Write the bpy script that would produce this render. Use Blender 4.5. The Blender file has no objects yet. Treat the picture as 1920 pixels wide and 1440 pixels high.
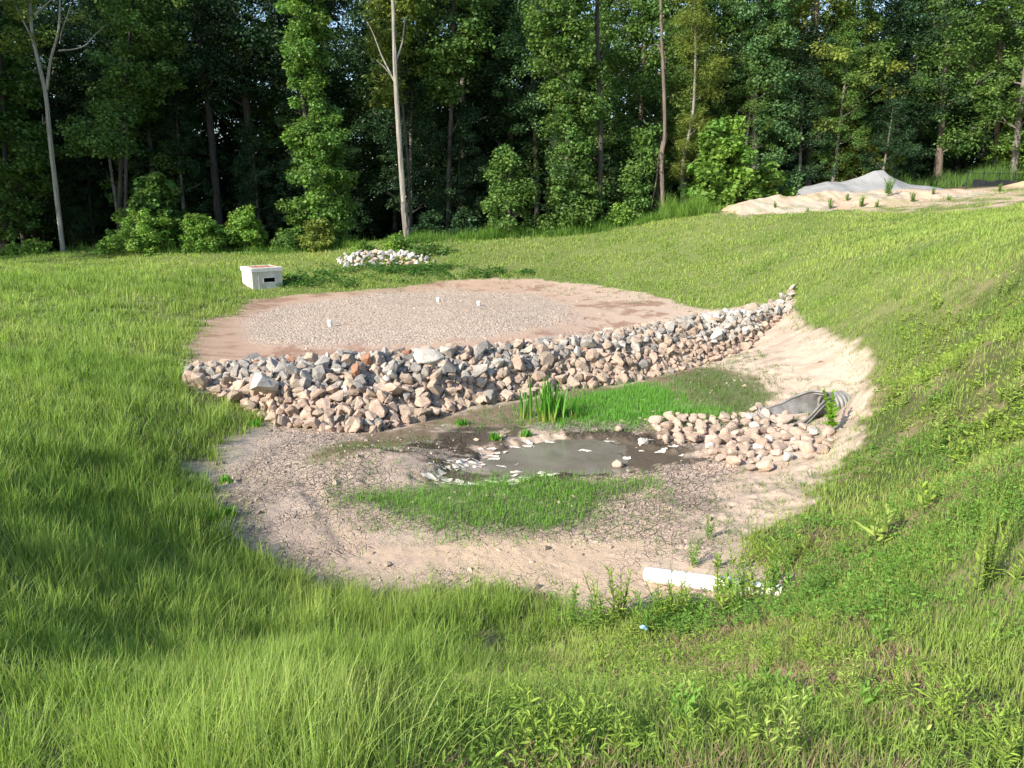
import bpy, math
import numpy as np
from mathutils import Vector, Matrix
R = math.radians
rng = np.random.default_rng(11)
scene = bpy.context.scene
COL = scene.collection

# ------------------------------------------------------------------ camera, sky, sun, exposure
F = 1400.0; PITCH = R(14.0); CAMZ = 1.65
cam = bpy.data.cameras.new('camera'); cam.sensor_width = 36.0; cam.lens = 36.0 * F / 1920.0
cam.clip_start = 0.05; cam.clip_end = 2000.0
camo = bpy.data.objects.new('camera', cam); COL.objects.link(camo)
camo.location = (0, 0, CAMZ); camo.rotation_euler = (R(90) - PITCH, 0, 0)
scene.camera = camo
SUN_EL = R(31.0); SUN_DIR = np.array([-0.76, -0.65])          # horizontal direction TO the sun
world = bpy.data.worlds.new('World'); scene.world = world; world.use_nodes = True
wn = world.node_tree; wn.nodes.clear()
sky = wn.nodes.new('ShaderNodeTexSky'); sky.sky_type = 'NISHITA'; sky.sun_disc = False
sky.sun_elevation = SUN_EL; sky.sun_rotation = math.atan2(SUN_DIR[0], SUN_DIR[1])
sky.air_density = 1.0; sky.dust_density = 0.8; sky.ozone_density = 1.5
bg = wn.nodes.new('ShaderNodeBackground'); bg.inputs[1].default_value = 0.15
wo = wn.nodes.new('ShaderNodeOutputWorld')
wn.links.new(sky.outputs[0], bg.inputs[0]); wn.links.new(bg.outputs[0], wo.inputs[0])
sl = bpy.data.lights.new('sun', 'SUN'); sl.energy = 4.7; sl.angle = R(0.5); sl.color = (1.0, 0.93, 0.82)
slo = bpy.data.objects.new('sun', sl); COL.objects.link(slo); slo.location = (-20, -15, 20)
sd = Vector((SUN_DIR[0] * math.cos(SUN_EL), SUN_DIR[1] * math.cos(SUN_EL), math.sin(SUN_EL)))
slo.rotation_euler = sd.to_track_quat('Z', 'Y').to_euler()
scene.view_settings.view_transform = 'Standard'; scene.view_settings.look = 'None'
scene.view_settings.gamma = 1.0; scene.view_settings.exposure = 0.92
scene.cycles.max_bounces = 6; scene.cycles.diffuse_bounces = 3; scene.cycles.glossy_bounces = 2
scene.cycles.transmission_bounces = 4; scene.cycles.transparent_max_bounces = 4
scene.cycles.use_denoising = True
scene.cycles.sample_clamp_indirect = 6.0

# ------------------------------------------------------------------ projection helpers (design time only)
CP, SP = math.cos(PITCH), math.sin(PITCH)
def ray(u, v):
    a = (np.asarray(u, float) - 960.0) / F; b = (720.0 - np.asarray(v, float)) / F
    return a, CP + b * SP, -SP + b * CP
def PZ(u, v, z):
    a, dy, dz = ray(u, v); t = (z - CAMZ) / dz
    return np.array([a * t, dy * t, z + 0 * t])
def PD(u, v, D):
    a, dy, dz = ray(u, v); t = D / dy
    return np.array([a * t, D + 0 * t, CAMZ + dz * t])
def px_per_m(y): return F / max(y, 0.5)

# ------------------------------------------------------------------ noise
_perm = np.random.default_rng(5).integers(0, 1 << 30, 4096)
def _hash(i, j, s):
    k = (i * 73856093) ^ (j * 19349663) ^ (s * 83492791)
    return _perm[k & 4095] / float(1 << 30)
def vn(x, y, s=0):
    i = np.floor(x).astype(np.int64); j = np.floor(y).astype(np.int64)
    fx = x - i; fy = y - j; fx = fx * fx * (3 - 2 * fx); fy = fy * fy * (3 - 2 * fy)
    a = _hash(i, j, s); b = _hash(i + 1, j, s); c = _hash(i, j + 1, s); d = _hash(i + 1, j + 1, s)
    return (a * (1 - fx) + b * fx) * (1 - fy) + (c * (1 - fx) + d * fx) * fy
def fbm(x, y, f=1.0, o=4, s=0):
    t = 0; a = 0.5; n = 0
    for k in range(o):
        t = t + a * vn(x * f + 17.3 * k, y * f - 9.1 * k, s + k); n += a; a *= 0.5; f *= 2.03
    return t / n * 2 - 1
def vor(x, y, f, s=0):
    x = x * f; y = y * f
    i = np.floor(x).astype(np.int64); j = np.floor(y).astype(np.int64)
    f1 = np.full(x.shape, 9.0); f2 = np.full(x.shape, 9.0); cid = np.zeros(x.shape)
    for di in (-1, 0, 1):
        for dj in (-1, 0, 1):
            a = _hash(i + di, j + dj, s); b = _hash(i + di, j + dj, s + 7)
            d = np.hypot(i + di + a - x, j + dj + b - y)
            c = d < f1
            f2 = np.where(c, f1, np.minimum(f2, d)); cid = np.where(c, a, cid); f1 = np.where(c, d, f1)
    return f1, f2, cid
def sst(a, b, x):
    t = np.clip((x - a) / (b - a), 0, 1); return t * t * (3 - 2 * t)

# ------------------------------------------------------------------ terrain height: thin plate spline through surveyed points
ctrl = []
def cz(u, v, z): p = PZ(u, v, z); ctrl.append((p[0], p[1], z))
def cd(u, v, D): p = PD(u, v, D); ctrl.append((p[0], p[1], p[2]))
def cw(x, y, z): ctrl.append((x, y, z))
for x in (-3, 0, 3):
    cw(x, 0, 0.0); cw(x, -4, 0.0)
cw(-10, -8, 0.1); cw(10, -8, 0.6); cw(0, -15, 0)
for u, v, z in [(960, 1440, -.06), (0, 1440, -.02), (1500, 1440, -.15), (1920, 1440, -.22), (400, 1440, -.03),
    (700, 1250, -1.15), (350, 1250, -.95), (0, 1200, -.55), (0, 1000, -.85), (200, 1080, -1.2), (960, 1300, -.85), (1300, 1280, -1.0),
    (1650, 1200, -1.0), (1920, 1200, -.6), (1920, 1000, -.6), (1650, 1050, -1.45), (1920, 850, -.45),
    (0, 850, -1.15), (0, 700, -1.25), (0, 600, -1.2), (0, 520, -1.15), (200, 900, -1.6), (250, 780, -1.65), (240, 650, -1.55),
    (300, 560, -1.35), (420, 520, -1.35),
    (700, 1120, -2.15), (480, 1050, -2.1), (370, 900, -2.1), (420, 820, -2.1), (900, 1120, -2.17), (1100, 1140, -2.12), (1300, 1130, -2.02),
    (1450, 1095, -1.9), (1420, 1010, -2.0), (1560, 900, -1.93), (700, 1000, -2.15), (950, 1030, -2.2), (1200, 1000, -2.18), (1100, 930, -2.24),
    (700, 890, -2.12), (850, 920, -2.24), (600, 830, -2.16), (560, 900, -2.1), (1000, 860, -2.32), (1200, 850, -2.30), (1000, 800, -2.27), (1200, 760, -2.27), (850, 810, -2.26),
    (1350, 730, -2.22), (1400, 860, -2.15), (1500, 830, -2.05), (1290, 690, -2.25), (1160, 715, -2.27), (960, 750, -2.27), (760, 790, -2.27), (640, 808, -2.22),
    (520, 790, -2.15), (430, 745, -1.95), (360, 715, -1.75), (1400, 655, -2.1), (1500, 700, -1.95), (1640, 720, -1.75), (1600, 780, -1.8), (1500, 620, -1.55), (1480, 575, -1.3),
    (1700, 800, -1.3), (1700, 600, -.75), (1850, 640, -.3), (1920, 600, -.1), (1920, 700, -.4), (1800, 900, -1.1), (1500, 520, -.65), (1700, 480, .15), (1920, 500, .45),
    (350, 670, -1.83), (450, 640, -1.84), (560, 640, -1.85), (800, 635, -1.85), (1000, 615, -1.84), (1200, 585, -1.82), (1330, 568, -1.7),
    (700, 600, -1.84), (1000, 575, -1.82), (850, 575, -1.82), (380, 605, -1.8), (500, 572, -1.8), (700, 555, -1.82), (900, 540, -1.8), (1100, 540, -1.75), (1250, 562, -1.7),
    (480, 550, -1.7), (600, 535, -1.6), (820, 520, -1.55), (1000, 515, -1.5), (1150, 525, -1.55),
    (480, 500, -1.3), (700, 500, -1.25), (200, 490, -1.15), (0, 490, -1.15), (900, 490, -1.05), (1100, 485, -1.0), (1300, 500, -1.0), (1300, 540, -1.45)]:
    cz(u, v, z)
for u, v, D in [(100, 476, 37), (350, 472, 37), (600, 466, 37), (760, 452, 37.5), (900, 446, 38), (1000, 440, 38.5), (1125, 430, 38.5), (1240, 412, 39),
    (1340, 408, 36), (1480, 405, 35), (1650, 402, 33), (1920, 385, 31), (1500, 372, 43), (1700, 360, 43), (1920, 345, 43)]:
    cd(u, v, D)
for x, y, z in [(-30, 38, -1.6), (-30, 20, -1.1), (-18, 6, -.9), (-12, 0, -.4), (14, 4, .5), (24, 16, 1.2), (34, 30, 2.2), (-26, 46, -2.3), (-10, 46, -1.8), (4, 46, -.6), (14, 47, .9), (24, 48, 2.0),
                (36, 46, 2.7), (-30, 60, -2.6), (0, 60, -1.2), (30, 60, 2.2), (-45, 45, -2), (45, 45, 2.8)]:
    cw(x, y, z)
ctrl = np.array(ctrl)
def _tpsk(d2): return 0.5 * d2 * np.log(d2 + 1e-9)
def _fit(c, lam=0.02):
    n = len(c); d2 = ((c[:, None, :2] - c[None, :, :2]) ** 2).sum(2)
    K = _tpsk(d2) + np.eye(n) * lam; Pm = np.c_[np.ones(n), c[:, :2]]
    A = np.block([[K, Pm], [Pm.T, np.zeros((3, 3))]])
    return np.linalg.solve(A, np.r_[c[:, 2], 0, 0, 0])
_wt = _fit(ctrl)
def tps(x, y):
    x = np.asarray(x, float); y = np.asarray(y, float); sh = x.shape; x = x.ravel(); y = y.ravel()
    out = np.empty(x.size); n = len(ctrl)
    xc = np.clip(x, -50, 50); yc = np.clip(y, -16, 66)
    for a in range(0, x.size, 20000):
        b = slice(a, a + 20000)
        d2 = (xc[b, None] - ctrl[None, :, 0]) ** 2 + (yc[b, None] - ctrl[None, :, 1]) ** 2
        out[b] = _tpsk(d2) @ _wt[:n] + _wt[n] + _wt[n + 1] * xc[b] + _wt[n + 2] * yc[b]
    return out.reshape(sh)
def G(u, v):
    """where the sight line of a surveyed outline point meets the terrain (world x, y, z)"""
    u = np.atleast_1d(np.asarray(u, float)); v = np.atleast_1d(np.asarray(v, float))
    a, dy, dz = ray(u, v); lo = np.full(u.shape, np.nan); prev = np.full(u.shape, 1.0); done = np.zeros(u.shape, bool)
    res = np.full(u.shape, 60.0)
    for t in np.arange(1.2, 60, 0.1):
        below = (CAMZ + dz * t < tps(a * t, dy * t)) & ~done
        res[below] = t - 0.05; done |= below
        if done.all(): break
    x = a * res; y = dy * res
    return np.stack([x, y, tps(x, y)], -1)
def poly_px(pts): p = np.array(pts, float); return G(p[:, 0], p[:, 1])[:, :2]
def sdf(x, y, poly):
    """signed distance, negative inside"""
    x = np.asarray(x, float); y = np.asarray(y, float)
    d = np.full(x.shape, 1e9); ins = np.zeros(x.shape, bool); n = len(poly)
    for i in range(n):
        ax, ay = poly[i]; bx, by = poly[(i + 1) % n]; ex, ey = bx - ax, by - ay
        t = np.clip(((x - ax) * ex + (y - ay) * ey) / (ex * ex + ey * ey + 1e-12), 0, 1)
        d = np.minimum(d, (x - ax - t * ex) ** 2 + (y - ay - t * ey) ** 2)
        c = ((ay > y) != (by > y)) & (x < (bx - ax) * (y - ay) / (by - ay + 1e-12) + ax)
        ins ^= c
    d = np.sqrt(d); return np.where(ins, -d, d)

P_BARE = poly_px([(345,685),(350,640),(375,605),(440,585),(470,560),(520,556),(600,550),(700,545),(820,528),(1000,522),(1130,535),(1250,560),(1340,580),(1480,568),(1500,600),(1590,640),(1640,700),(1640,760),(1600,830),(1560,900),(1480,960),(1400,1005),(1420,1040),(1490,1085),(1400,1120),(1250,1150),(1100,1150),(1040,1125),(900,1105),(800,1112),(700,1118),(600,1095),(500,1060),(430,1010),(385,940),(370,880),(405,820),(500,790),(440,750),(365,720)])
P_BED = poly_px([(345,685),(350,640),(375,605),(440,585),(470,560),(520,556),(600,550),(700,545),(820,528),(1000,522),(1130,535),(1250,560),(1340,580),(1300,600),(1100,628),(900,650),(700,662),(400,690)])
P_GRAV = poly_px([(450,596),(520,572),(700,552),(840,541),(1000,550),(1080,575),(1080,600),(960,625),(860,640),(700,650),(560,652),(480,640)])
P_WATER = poly_px([(790,892),(840,865),(900,845),(960,828),(1040,815),(1150,812),(1240,835),(1330,850),(1260,868),(1130,876),(1020,884),(960,896),(880,900)])
P_MUDD = poly_px([(700,835),(800,800),(900,785),(1000,775),(1080,790),(1200,800),(1280,830),(1340,862),(1180,885),(1020,900),(880,905),(780,900),(800,860),(720,850)])
P_CHAN = poly_px([(640,830),(700,812),(800,790),(900,765),(1000,750),(1080,730),(1180,718),(1290,690),(1340,690),(1420,715),(1450,745),(1420,770),(1330,770),(1260,745),(1180,742),(1060,760),(980,790),(860,800),(760,830),(650,872),(590,865)])
P_GA = poly_px([(1062,752),(1120,735),(1200,722),(1260,735),(1275,755),(1345,775),(1300,792),(1230,797),(1130,790),(1060,785),(1000,775)])
P_GB = poly_px([(660,935),(760,915),(840,900),(900,893),(1000,890),(1100,893),(1200,910),(1130,935),(1090,965),(1050,990),(960,1000),(860,985),(760,965)])
P_GC = poly_px([(1260,705),(1330,693),(1400,710),(1450,740),(1440,768),(1380,772),(1330,765),(1290,735)])
P_GD = poly_px([(600,868),(700,830),(780,822),(700,850),(640,872)])
P_SANDR = poly_px([(1290,690),(1400,655),(1440,600),(1500,570),(1600,640),(1645,700),(1650,770),(1600,830),(1560,900),(1480,960),(1400,1005),(1300,1010),(1350,900),(1500,830),(1450,750),(1400,710)])
P_LIGHT = poly_px([(720,1040),(860,1010),(1000,1000),(1150,1030),(1190,1090),(1300,1110),(1330,1130),(1150,1120),(950,1090),(800,1060)])
P_TALL = poly_px([(-260,508),(430,503),(470,555),(380,600),(345,640),(340,690),(500,790),(405,820),(370,880),(385,940),(430,1010),(500,1065),(640,1105),(820,1120),(980,1125),(1060,1140),(900,1200),(800,1300),(720,1400),(640,1500),(0,1800),(-500,1800),(-700,900)])
P_SOIL = poly_px([(1335,405),(1390,380),(1440,372),(1480,352),(1560,330),(1640,318),(1700,345),(1760,348),(1850,352),(1925,345),(2050,340),(2050,372),(1920,385),(1850,392),(1700,400),(1640,398),(1560,398),(1480,400),(1400,408)])
P_FACE = poly_px([(-100,470),(200,480),(600,466),(760,452),(900,446),(1000,440),(1125,430),(1240,412),(1340,408),(1480,380)])

# the rock check dam as heights over a fan of sight bearings
_fu = np.array([345,360,430,520,640,700,760,860,960,1060,1160,1290,1400,1440,1485], float)
_fv = np.array([700,715,745,790,805,805,790,765,750,728,715,688,650,612,580], float)
_fp = G(_fu, _fv)
_cu = np.array([345,430,560,760,900,1000,1100,1200,1330,1400,1485], float)
_cv = np.array([697,690,677,665,658,645,632,616,592,582,571], float)
_cz = np.array([-1.68,-1.54,-1.43,-1.40,-1.42,-1.44,-1.44,-1.42,-1.34,-1.24,-1.16])
_cp = PZ(_cu, _cv, _cz).T
_tf = _fp[:, 0] / _fp[:, 1]; _tc = _cp[:, 0] / _cp[:, 1]
def dam_lines(th):
    yf = np.interp(th, _tf, _fp[:, 1]); yc = np.interp(th, _tc, _cp[:, 1]); zc = np.interp(th, _tc, _cz)
    return yf, np.maximum(yc, yf + .25), zc
def dam_h(x, y, base):
    th = x / np.maximum(y, .1); yf, yc, zc = dam_lines(th)
    ok = (th > _tf[0]) & (th < _tf[-1]) & (y > yf) & (y < yc + 1.8)
    g = np.where(y < yc, (y - yf) / (yc - yf), 1 - np.clip((y - yc - .35) / 1.3, 0, 1))
    # broad rounded top, steeper foot
    g = np.clip(g, 0, 1); g = 1 - (1 - g) ** 1.5
    end = sst(_tf[0], _tf[0] + .02, th) * (1 - sst(_tf[-1] - .02, _tf[-1], th))
    h = base + (zc - base) * g * end
    return np.where(ok & (h > base), h, base)
def ground(x, y, fine=True):
    x = np.asarray(x, float); y = np.asarray(y, float)
    b = tps(x, y)
    h = b + 0.05 * fbm(x, y, .35, 3, 3) * sst(3, 8, np.hypot(x, y)) 
    return h
# ------------------------------------------------------------------ mesh + object helpers
def mesh(name, V, faces, attrs=None, smooth=False, mat=None):
    """faces: list of int arrays (n,k)"""
    me = bpy.data.meshes.new(name); V = np.asarray(V, np.float32)
    me.vertices.add(len(V)); me.vertices.foreach_set('co', V.ravel())
    faces = [np.asarray(f, np.int32) for f in faces if len(f)]
    nl = sum(f.size for f in faces); nf = sum(len(f) for f in faces)
    me.loops.add(nl); me.polygons.add(nf)
    me.loops.foreach_set('vertex_index', np.concatenate([f.ravel() for f in faces]))
    tot = np.concatenate([np.full(len(f), f.shape[1], np.int32) for f in faces])
    st = np.zeros(nf, np.int32); st[1:] = np.cumsum(tot)[:-1]
    me.polygons.foreach_set('loop_start', st); me.polygons.foreach_set('loop_total', tot)
    me.polygons.foreach_set('use_smooth', np.full(nf, smooth, bool))
    for k, a in (attrs or {}).items():
        a = np.asarray(a, np.float32)
        if a.ndim == 2 and a.shape[1] == 3: a = np.c_[a, np.ones(len(a), np.float32)]
        at = me.attributes.new(k, 'FLOAT_COLOR' if a.ndim == 2 else 'FLOAT', 'POINT')
        at.data.foreach_set('color' if a.ndim == 2 else 'value', a.ravel())
    if mat: me.materials.append(mat)
    me.update(calc_edges=True); me.validate()
    return me
def ob(name, me, parent=None, loc=(0, 0, 0), rot=(0, 0, 0), sc=(1, 1, 1), label=None, cat=None, group=None, kind=None):
    o = bpy.data.objects.new(name, me); COL.objects.link(o); o.parent = parent
    o.location = loc; o.rotation_euler = rot; o.scale = sc
    if label: o['label'] = label
    if cat: o['category'] = cat
    if group: o['group'] = group
    if kind: o['kind'] = kind
    return o
def thing(name, loc, label, cat, group=None, rz=0, sc=1):
    return ob(name, None, None, loc, (0, 0, rz), (sc, sc, sc), label, cat, group)
class MB:
    def __init__(s): s.v = []; s.f = {}; s.n = 0; s.a = []
    def add(s, V, faces, col=None):
        V = np.asarray(V, float); s.v.append(V)
        for f in faces:
            f = np.asarray(f, int)
            if len(f): s.f.setdefault(f.shape[1], []).append(f + s.n)
        s.n += len(V)
        if col is not None: s.a.append(np.broadcast_to(np.asarray(col, float), (len(V), 3)))
    def mesh(s, name, mat=None, smooth=False):
        return mesh(name, np.concatenate(s.v), [np.concatenate(x) for x in s.f.values()],
                    {'Col': np.concatenate(s.a)} if s.a else None, smooth, mat)
def tube_geo(pts, rad, n=8, cap=True, wob=0, seed=0):
    pts = np.asarray(pts, float); rad = np.broadcast_to(np.asarray(rad, float), (len(pts),)); k = len(pts)
    T = np.gradient(pts, axis=0); T /= np.linalg.norm(T, axis=1)[:, None] + 1e-9
    ref = np.array([0.13, 1, 0.07]) if abs(T[0][1]) < .9 else np.array([1, 0, 0.1])
    U = np.cross(T, ref); U /= np.linalg.norm(U, axis=1)[:, None]; W = np.cross(T, U)
    ang = np.linspace(0, 2 * np.pi, n, endpoint=False)
    rr = rad[:, None] * (1 + wob * np.random.default_rng(seed).uniform(-1, 1, (k, n)))
    V = pts[:, None] + rr[..., None] * (np.cos(ang)[None, :, None] * U[:, None] + np.sin(ang)[None, :, None] * W[:, None])
    V = V.reshape(-1, 3); i = np.arange(k - 1)[:, None] * n; j = np.arange(n)[None]; j2 = (j + 1) % n
    Q = np.stack([i + j, i + j2, i + n + j2, i + n + j], -1).reshape(-1, 4)
    fs = [Q]
    if cap:
        V = np.r_[V, pts[:1], pts[-1:]]; a = k * n
        t0 = np.stack([np.full(n, a), (np.arange(n) + 1) % n, np.arange(n)], -1)
        t1 = np.stack([np.full(n, a + 1), (k - 1) * n + np.arange(n), (k - 1) * n + (np.arange(n) + 1) % n], -1)
        fs += [t0, t1]
    return V, fs
def box_geo(x0, x1, y0, y1, z0, z1):
    V = [(x, y, z) for z in (z0, z1) for y in (y0, y1) for x in (x0, x1)]
    return np.array(V, float), [np.array([[0, 2, 3, 1], [4, 5, 7, 6], [0, 1, 5, 4], [2, 6, 7, 3], [0, 4, 6, 2], [1, 3, 7, 5]])]

# ------------------------------------------------------------------ materials
def nt(name):
    m = bpy.data.materials.new(name); m.use_nodes = True; n = m.node_tree; n.nodes.clear()
    out = n.nodes.new('ShaderNodeOutputMaterial'); b = n.nodes.new('ShaderNodeBsdfPrincipled')
    n.links.new(b.outputs[0], out.inputs[0]); return m, n, b, out
def N(n, t, **kw):
    x = n.nodes.new(t)
    for k, v in kw.items():
        if isinstance(k, str) and k.startswith('i_'): x.inputs[k[2:].replace('_', ' ')].default_value = v
        else: setattr(x, k, v)
    return x
def leafmat(name, tint=(1, 1, 1), trans=.35, rough=.5, spec=.25):
    m, n, b, out = nt(name)
    a = N(n, 'ShaderNodeAttribute', attribute_name='Col')
    mx = N(n, 'ShaderNodeMix', data_type='RGBA', blend_type='MULTIPLY'); mx.inputs[0].default_value = 1
    mx.inputs[7].default_value = (*tint, 1); n.links.new(a.outputs['Color'], mx.inputs[6])
    n.links.new(mx.outputs[2], b.inputs['Base Color']); b.inputs['Roughness'].default_value = rough
    b.inputs['Specular IOR Level'].default_value = spec
    tr = N(n, 'ShaderNodeBsdfTranslucent'); ms = N(n, 'ShaderNodeMixShader'); ms.inputs[0].default_value = trans
    hs = N(n, 'ShaderNodeHueSaturation', i_Saturation=1.1, i_Value=1.25)
    n.links.new(mx.outputs[2], hs.inputs['Color']); n.links.new(hs.outputs[0], tr.inputs[0])
    n.links.new(b.outputs[0], ms.inputs[1]); n.links.new(tr.outputs[0], ms.inputs[2]); n.links.new(ms.outputs[0], out.inputs[0])
    return m
def noisemat(name, c1, c2, scale=6, rough=.85, bump=.3, dist=.02, coord='Object', detail=6, rand=.0, spec=.3, fac=(.35, .65), stretch=None):
    m, n, b, out = nt(name)
    tc = N(n, 'ShaderNodeTexCoord'); no = N(n, 'ShaderNodeTexNoise', i_Scale=scale, i_Detail=detail, i_Roughness=.65)
    src = tc.outputs[coord]
    if stretch:
        mp = N(n, 'ShaderNodeMapping'); mp.inputs['Scale'].default_value = stretch; n.links.new(src, mp.inputs[0]); src = mp.outputs[0]
    n.links.new(src, no.inputs['Vector'])
    cr = N(n, 'ShaderNodeValToRGB'); cr.color_ramp.elements[0].position, cr.color_ramp.elements[1].position = fac
    cr.color_ramp.elements[0].color = (*c1, 1); cr.color_ramp.elements[1].color = (*c2, 1)
    n.links.new(no.outputs['Fac'], cr.inputs[0]); col = cr.outputs[0]
    if rand:
        oi = N(n, 'ShaderNodeObjectInfo'); mr = N(n, 'ShaderNodeMapRange'); mr.inputs['To Min'].default_value = 1 - rand; mr.inputs['To Max'].default_value = 1 + rand
        n.links.new(oi.outputs['Random'], mr.inputs['Value'])
        hs = N(n, 'ShaderNodeHueSaturation'); n.links.new(mr.outputs[0], hs.inputs['Value']); n.links.new(col, hs.inputs['Color']); col = hs.outputs[0]
    n.links.new(col, b.inputs['Base Color']); b.inputs['Roughness'].default_value = rough; b.inputs['Specular IOR Level'].default_value = spec
    if bump:
        n2 = N(n, 'ShaderNodeTexNoise', i_Scale=scale * 3.1, i_Detail=8, i_Roughness=.7); n.links.new(src, n2.inputs['Vector'])
        bp = N(n, 'ShaderNodeBump', i_Strength=bump, i_Distance=dist); n.links.new(n2.outputs['Fac'], bp.inputs['Height']); n.links.new(bp.outputs[0], b.inputs['Normal'])
    return m
def attrmat(name, rough=.9, bump=.4, bscale=40, dist=.01, spec=.15):
    m, n, b, out = nt(name)
    a = N(n, 'ShaderNodeAttribute', attribute_name='Col'); tc = N(n, 'ShaderNodeTexCoord')
    no = N(n, 'ShaderNodeTexNoise', i_Scale=bscale, i_Detail=6, i_Roughness=.7); n.links.new(tc.outputs['Object'], no.inputs['Vector'])
    mr = N(n, 'ShaderNodeMapRange'); mr.inputs['From Min'].default_value = .25; mr.inputs['From Max'].default_value = .75; mr.inputs['To Min'].default_value = .72; mr.inputs['To Max'].default_value = 1.28
    n.links.new(no.outputs['Fac'], mr.inputs['Value'])
    hs = N(n, 'ShaderNodeHueSaturation'); n.links.new(a.outputs['Color'], hs.inputs['Color']); n.links.new(mr.outputs[0], hs.inputs['Value'])
    n.links.new(hs.outputs[0], b.inputs['Base Color']); b.inputs['Roughness'].default_value = rough; b.inputs['Specular IOR Level'].default_value = spec
    bp = N(n, 'ShaderNodeBump', i_Strength=bump, i_Distance=dist); n.links.new(no.outputs['Fac'], bp.inputs['Height']); n.links.new(bp.outputs[0], b.inputs['Normal'])
    return m, n, b, bp, no, tc

# ------------------------------------------------------------------ the ground: one sheet, fine in the basin, coarse to the horizon
def axis(segs):
    out = [segs[0][0]]
    for a, b, s in segs:
        k = max(1, int(round((b - a) / s))); out += list(a + (b - a) * (np.arange(1, k + 1) / k))
    return np.array(out)
gx = axis([(-400, -60, 40), (-60, -16, 1.2), (-16, -6, .2), (-6, 6.6, .028), (6.6, 12, .12), (12, 24, .4), (24, 60, 1.2), (60, 400, 40)])
gy = axis([(-60, -4, 4), (-4, 1.5, .3), (1.5, 6.2, .07), (6.2, 13.5, .03), (13.5, 20, .06), (20, 31, .10), (31, 42, .25), (42, 70, 1.2), (70, 600, 50)])
X, Y = np.meshgrid(gx, gy); nx, ny = len(gx), len(gy)
x = X.ravel(); y = Y.ravel()
base = ground(x, y); Z = dam_h(x, y, base)
Z = np.where(Z > base, Z - .10, Z)
nz1 = fbm(x, y, 1.3, 4, 21); nz2 = fbm(x, y, 5, 4, 31); nz3 = fbm(x, y, .5, 3, 41)
near = (x > -22) & (x < 30) & (y < 50) & (y > -1)
def S(poly, w=.15, amp=.25, s=0):
    r = np.full(x.shape, 9.0); r[near] = sdf(x[near], y[near], poly)
    r = r + amp * (nz2 * .5 + nz1 * .5)
    return 1 - sst(-w, w, r)
bare = S(P_BARE, .14, .52)
bed = S(P_BED, .2, .3); grav = S(P_GRAV, .35, .8); mudd = S(P_MUDD, .2, .55); chan = S(P_CHAN, .15, .45)
sandr = S(P_SANDR, .4, .8); light = S(P_LIGHT, .35, .8); ga = S(P_GA, .2, .3); gb = S(P_GB, .25, .5); gc = S(P_GC, .2, .3); wat = S(P_WATER, .12, .25)
def mixc(c, k, w): return c * (1 - w[:, None]) + np.asarray(k, float) * w[:, None]
# soil and thatch under the grass
c = np.tile(np.array([.085, .085, .035]), (len(x), 1)); c = mixc(c, (.20, .16, .09), sst(.0, .55, nz1 + nz2 * .6)); c = mixc(c, (.055, .08, .02), sst(.1, .5, -nz1))
far = sst(9, 20, y); c = mixc(c, (.15, .19, .055), far * .75)
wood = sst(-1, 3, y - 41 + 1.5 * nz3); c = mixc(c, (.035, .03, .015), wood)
# bare ground of the basin
d = np.tile(np.array([.49, .37, .285]), (len(x), 1))
d = mixc(d, (.36, .285, .225), sst(-.1, .5, nz1)); d = mixc(d, (.52, .40, .30), sst(.0, .6, -nz1 + .4 * nz2) * .8)
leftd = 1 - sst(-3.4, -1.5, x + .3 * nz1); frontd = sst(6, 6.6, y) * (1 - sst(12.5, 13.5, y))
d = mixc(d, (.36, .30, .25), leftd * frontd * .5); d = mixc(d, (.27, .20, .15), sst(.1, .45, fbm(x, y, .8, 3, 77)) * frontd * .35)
d = mixc(d, (.52, .385, .265), light * .85); d = mixc(d, (.44, .345, .265), sandr * .7)
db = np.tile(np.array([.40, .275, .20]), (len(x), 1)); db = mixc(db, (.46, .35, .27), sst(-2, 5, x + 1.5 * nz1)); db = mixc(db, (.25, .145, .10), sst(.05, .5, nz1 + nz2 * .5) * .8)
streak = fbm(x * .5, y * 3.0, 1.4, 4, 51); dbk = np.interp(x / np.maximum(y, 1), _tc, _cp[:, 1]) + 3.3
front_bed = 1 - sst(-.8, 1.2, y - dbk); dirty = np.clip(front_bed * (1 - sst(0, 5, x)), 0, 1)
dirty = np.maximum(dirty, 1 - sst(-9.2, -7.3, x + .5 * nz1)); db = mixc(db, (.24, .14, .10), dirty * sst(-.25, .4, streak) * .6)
gv = np.array([.46, .365, .285]); peb = _hash(np.floor(x * 9).astype(int), np.floor(y * 9).astype(int), 3)
dbg = gv[None] * (0.9 + .2 * peb)[:, None]; grav = grav * (1 - dirty * .6)
dbg = mixc(dbg, (.44, .33, .26), sst(.1, .5, nz1) * .4)
dbb = dbg * grav[:, None] + db * (1 - grav[:, None])
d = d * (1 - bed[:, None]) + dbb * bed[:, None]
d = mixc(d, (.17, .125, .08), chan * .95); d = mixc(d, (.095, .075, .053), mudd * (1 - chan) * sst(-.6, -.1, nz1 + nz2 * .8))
d = mixc(d, (.34, .28, .23), mudd * sst(.18, .34, fbm(x * .6, y * 1.3, 2.6, 4, 91)) * .9)
d = mixc(d, (.10, .15, .045), np.maximum(np.maximum(ga, gc * .7), gb * .85) * sst(-.6, .1, nz2 + .3))
c = c * (1 - bare[:, None]) + d * bare[:, None]
c = mixc(c, (.42, .32, .235), S(P_SOIL, .5, .9) * sst(-.1, .3, nz1 + .5 * nz2 + .15))
sc_ = near & (sst(.22, .42, nz1 + .3 * nz2) > 0) # bare scars on the slopes
scar = sst(.40, .6, fbm(x, y, .9, 4, 63)) * (1 - bare); c = mixc(c, (.34, .25, .17), scar * .55 * (x > .5) * (1 - sst(14, 19, y)))
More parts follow.
